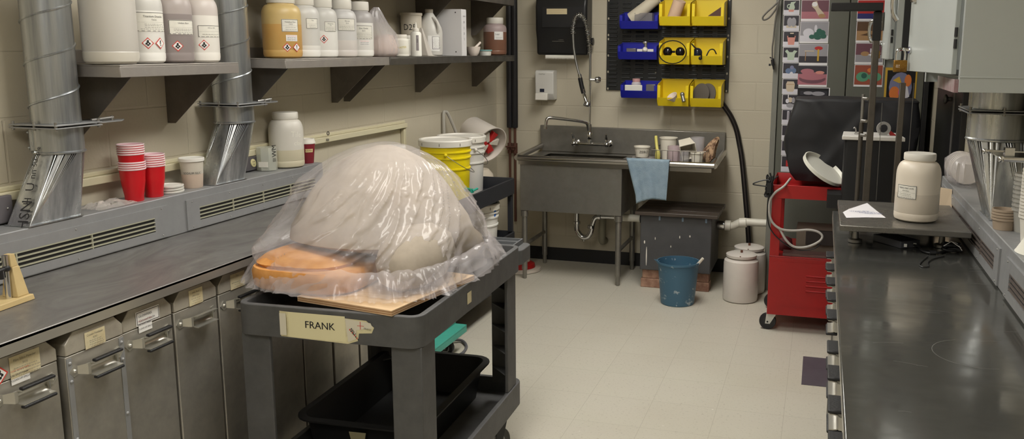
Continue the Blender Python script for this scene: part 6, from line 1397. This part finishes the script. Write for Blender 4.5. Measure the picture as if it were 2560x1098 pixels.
# black covered equipment
m = Mb(); vs = []
RG = [(.8855, .20, 5.42, .325, .15), (.93, .19, 5.42, .345, .162), (1.02, .182, 5.42, .362, .172), (1.13, .180, 5.42, .372, .176), (1.24, .19, 5.42, .366, .176), (1.34, .197, 5.42, .352, .175), (1.364, .198, 5.42, .349, .173), (1.372, .198, 5.42, .343, .168), (1.375, .20, 5.42, .15, .07), (1.375, .20, 5.42, .01, .01)]
RF = []
for a, b in zip(RG, RG[1:]):
    for k in range(5): RF.append(tuple(a[i]+(b[i]-a[i])*k/5 for i in range(5)))
RF.append(RG[-1])
def perim(n):
    P = []
    for i in range(n): P.append((-1+2*i/n, -1))
    for i in range(n//2): P.append((1, -1+4*i/n))
    for i in range(n): P.append((1-2*i/n, 1))
    for i in range(n//2): P.append((-1, 1-4*i/n))
    return P
PP = perim(30); n = len(PP)
for (z, cx, cy, rx, ry) in RF:
    for (u, v) in PP:
        k = (abs(u*v))**9; sc = 1-.035*k
        x, y = cx+rx*u*sc, cy+ry*v*sc
        f = noise.noise(Vector((x*5, y*5+3, z*6)))*.016+(.4-abs(noise.noise(Vector((x*4+z*4, y*4, z*4+7)))))*.022
        f += .014*max(0, 1-abs((x+.05)-(1.36-z)*.8)/.05)+.010*max(0, 1-abs((x-.30)+(1.36-z)*.7)/.04)
        top = 1 if z < 1.36 else .3
        vs.append((x+(f*top if abs(u) > .99 else 0)*(1 if u > 0 else -1), y+(f*top if abs(v) > .99 else 0)*(1 if v > 0 else -1), z+(noise.noise(Vector((x*6, y*4, 2)))*.010 if z > 1.33 else 0)))
m.add(vs, rings_faces(n, len(RF))); m.f += [tuple(range(n))[::-1], tuple(range((len(RF)-1)*n, len(RF)*n))]; m.m += [0, 0]
t = tag(obj('dust_cover', m, mt('black_cover', (30, 30, 33), .60), smooth=60), 'equipment under a black creased dust cover on the red trolley', 'covered equipment')
# white bucket lid leaning on it
o = obj('bucket_lid', Mb().merge(Mb().lathe([(.003, 0), (.125, 0), (.138, .004), (.140, .024), (.134, .026), (.126, .008), (.003, .007)], (0, 0, 0), 44, cap=False), place((.030, 5.135, .968), .25, math.radians(22), math.radians(30))), mt('lid_white', (222, 220, 208), .4)); tag(o, 'white bucket lid propped up on the red trolley top', 'lid')
t = thing('grey_hose', 'pale grey hose hanging off the trolley in a big loop', 'hose', (-.15, 5.02, .5))
hp2 = [(1976, 447, 5.16), (1960, 466, 5.04), (1940, 480, 5.04), (1927, 497, 5.04), (1923, 520, 5.04), (1926, 545, 5.04), (1936, 562, 5.04), (1955, 574, 5.04), (1985, 577, 5.045), (2020, 575, 5.05), (2045, 580, 5.05), (2056, 592, 5.045), (2045, 606, 5.04), (2015, 618, 5.04), (1985, 617, 5.04), (1965, 600, 5.04), (1950, 574, 5.05), (1944, 566, 5.10)]
obj('hose', Mb().tube([U(a, b, 'y', y) for a, b, y in hp2], .0072, 10, smooth=6), mt('grey_hose_m', (176, 172, 166), .45), t)
hp3 = [(1945, 440), (1930, 455), (1924, 480), (1919, 515), (1919, 545), (1926, 572), (1945, 596), (1975, 618), (2005, 626), (2035, 622), (2052, 610)]
tag(obj('power_cable', Mb().tube([U(a, b, 'y', 5.05) for a, b in hp3], .0036, 8, smooth=6), BLKM), 'thin black cable drooping across the front of the red trolley', 'cable')
rr = random.Random(9); P = []
for i in range(40):
    f = i/39; P.append((-.262+.022*math.sin(i*1.7)+rr.uniform(-.005, .005), 5.045+rr.uniform(-.006, .006), .955-.14*abs(math.sin(i*.55))))
t = thing('cable_bundle', 'tangle of black cable hooked on the left corner of the red trolley', 'cable', (-.262, 5.045, .80))
obj('coil', Mb().tube(P, .0045, 6, smooth=3).box(-.275, -.25, 5.02, 5.045, .84, .90), BLKM, t)
obj('loop', Mb().tube([(-.265, 5.03, .915), (-.30, 5.03, .912), (-.345, 5.03, .895), (-.352, 5.03, .885), (-.31, 5.03, .88), (-.27, 5.03, .877)], .004, 6, smooth=4), BLKM, t)
# black pedestal with white tray
t = thing('pedestal', 'black-draped pedestal with a white tray top beside the trolley', 'pedestal', (.275, 4.93, 0))
obj('body', Mb().prism(rrect(.135, .415, 4.80, 5.05, .015), 'z', .002, 1.185), mt('black_drape', (19, 19, 21), .6, bump=.3, bs=12), t)
obj('tray_top', Mb().prism([(.118, 4.785), (.435, 4.785), (.415, 5.06), (.130, 5.06)], 'z', 1.1855, 1.206), mt('white_tray', (220, 216, 210), .4), t, bevel=.003)
obj('apron', Mb().box(.060, .134, 4.86, 5.05, .80, .875), BLKM, t)
tag(obj('tape_roll', Mb().lathe([(.022, 0), (.036, 0), (.036, .02), (.022, .02), (.022, 0)], (.330, 4.90, 1.243), 28, axis=(.1, -1, 0), cap=False).box(.31, .35, 4.878, 4.902, 1.2065, 1.212), mt('grey_roll', (150, 148, 144), .4)), 'grey tape roll standing on the white tray', 'tape')
tag(obj('red_clamp', Mb().hexa([(.365, 4.89, 1.2065), (.40, 4.89, 1.2065), (.40, 4.90, 1.2065), (.365, 4.90, 1.2065)], [(.350, 4.89, 1.236), (.362, 4.89, 1.236), (.362, 4.90, 1.236), (.350, 4.90, 1.236)]), REDM), 'small red wedge-shaped piece beside the tape roll on the white tray', 'clamp')
tag(obj('metal_hook', Mb().tube([(.190, 4.90, 1.2065), (.190, 4.90, 1.232), (.184, 4.90, 1.243), (.178, 4.90, 1.236)], .004, 8, smooth=3).cyl((.183, 4.90, 1.2065), (.205, 4.90, 1.214), .006), STEEL), 'small metal hook standing at the left of the white tray', 'hook')
# steel post stand
ST = mt('dull_post_steel', (98, 92, 84), .4, .5, var=.25, vs_=10)
t = thing('press_stand', 'tall stand of dull steel posts with a black T-shaped top bar', 'stand', (.28, 4.5, 0))
obj('base', Mb().box(.16, .46, 4.25, 4.72, .002, .03), BLKM, t, bevel=.004)
m = Mb().box(.226, .258, 4.48, 4.512, .0305, 1.84); obj('post', m, ST, t, bevel=.004)
obj('post', Mb().cyl((.200, 4.52, .0305), (.200, 4.52, 1.30), .011), ST, t)
obj('post', Mb().box(.364, .392, 4.48, 4.508, .0305, 1.50), ST, t, bevel=.003)
obj('sleeve', Mb().box(.2225, .2615, 4.4765, 4.5155, 1.70, 1.838), BLKM, t, bevel=.002)
m = Mb().prism([(4.44, 1.841), (4.54, 1.841), (4.54, 1.878), (4.44, 1.878)], 'x', .022, .262); obj('top_bar', m, BLKM, t, bevel=.003)
q = Mb()
for z in (1.31, 1.42, 1.24): q.cyl((.200, 4.50, z), (.22, 4.475, z), .008)
q.cyl((.200, 4.52, 1.30), (.200, 4.52, 1.44), .008); obj('bolts', q, STEEL, t)
q = Mb().cyl((.292, 4.50, .9), (.290, 4.50, 1.40), .0015, n=6).cyl((.428, 4.50, .9), (.430, 4.50, 1.50), .0015, n=6); obj('wires', q, STEEL, t)
obj('lower_bar', Mb().box(.20, .46, 4.49, 4.50, .895, .915), BLKM, t)
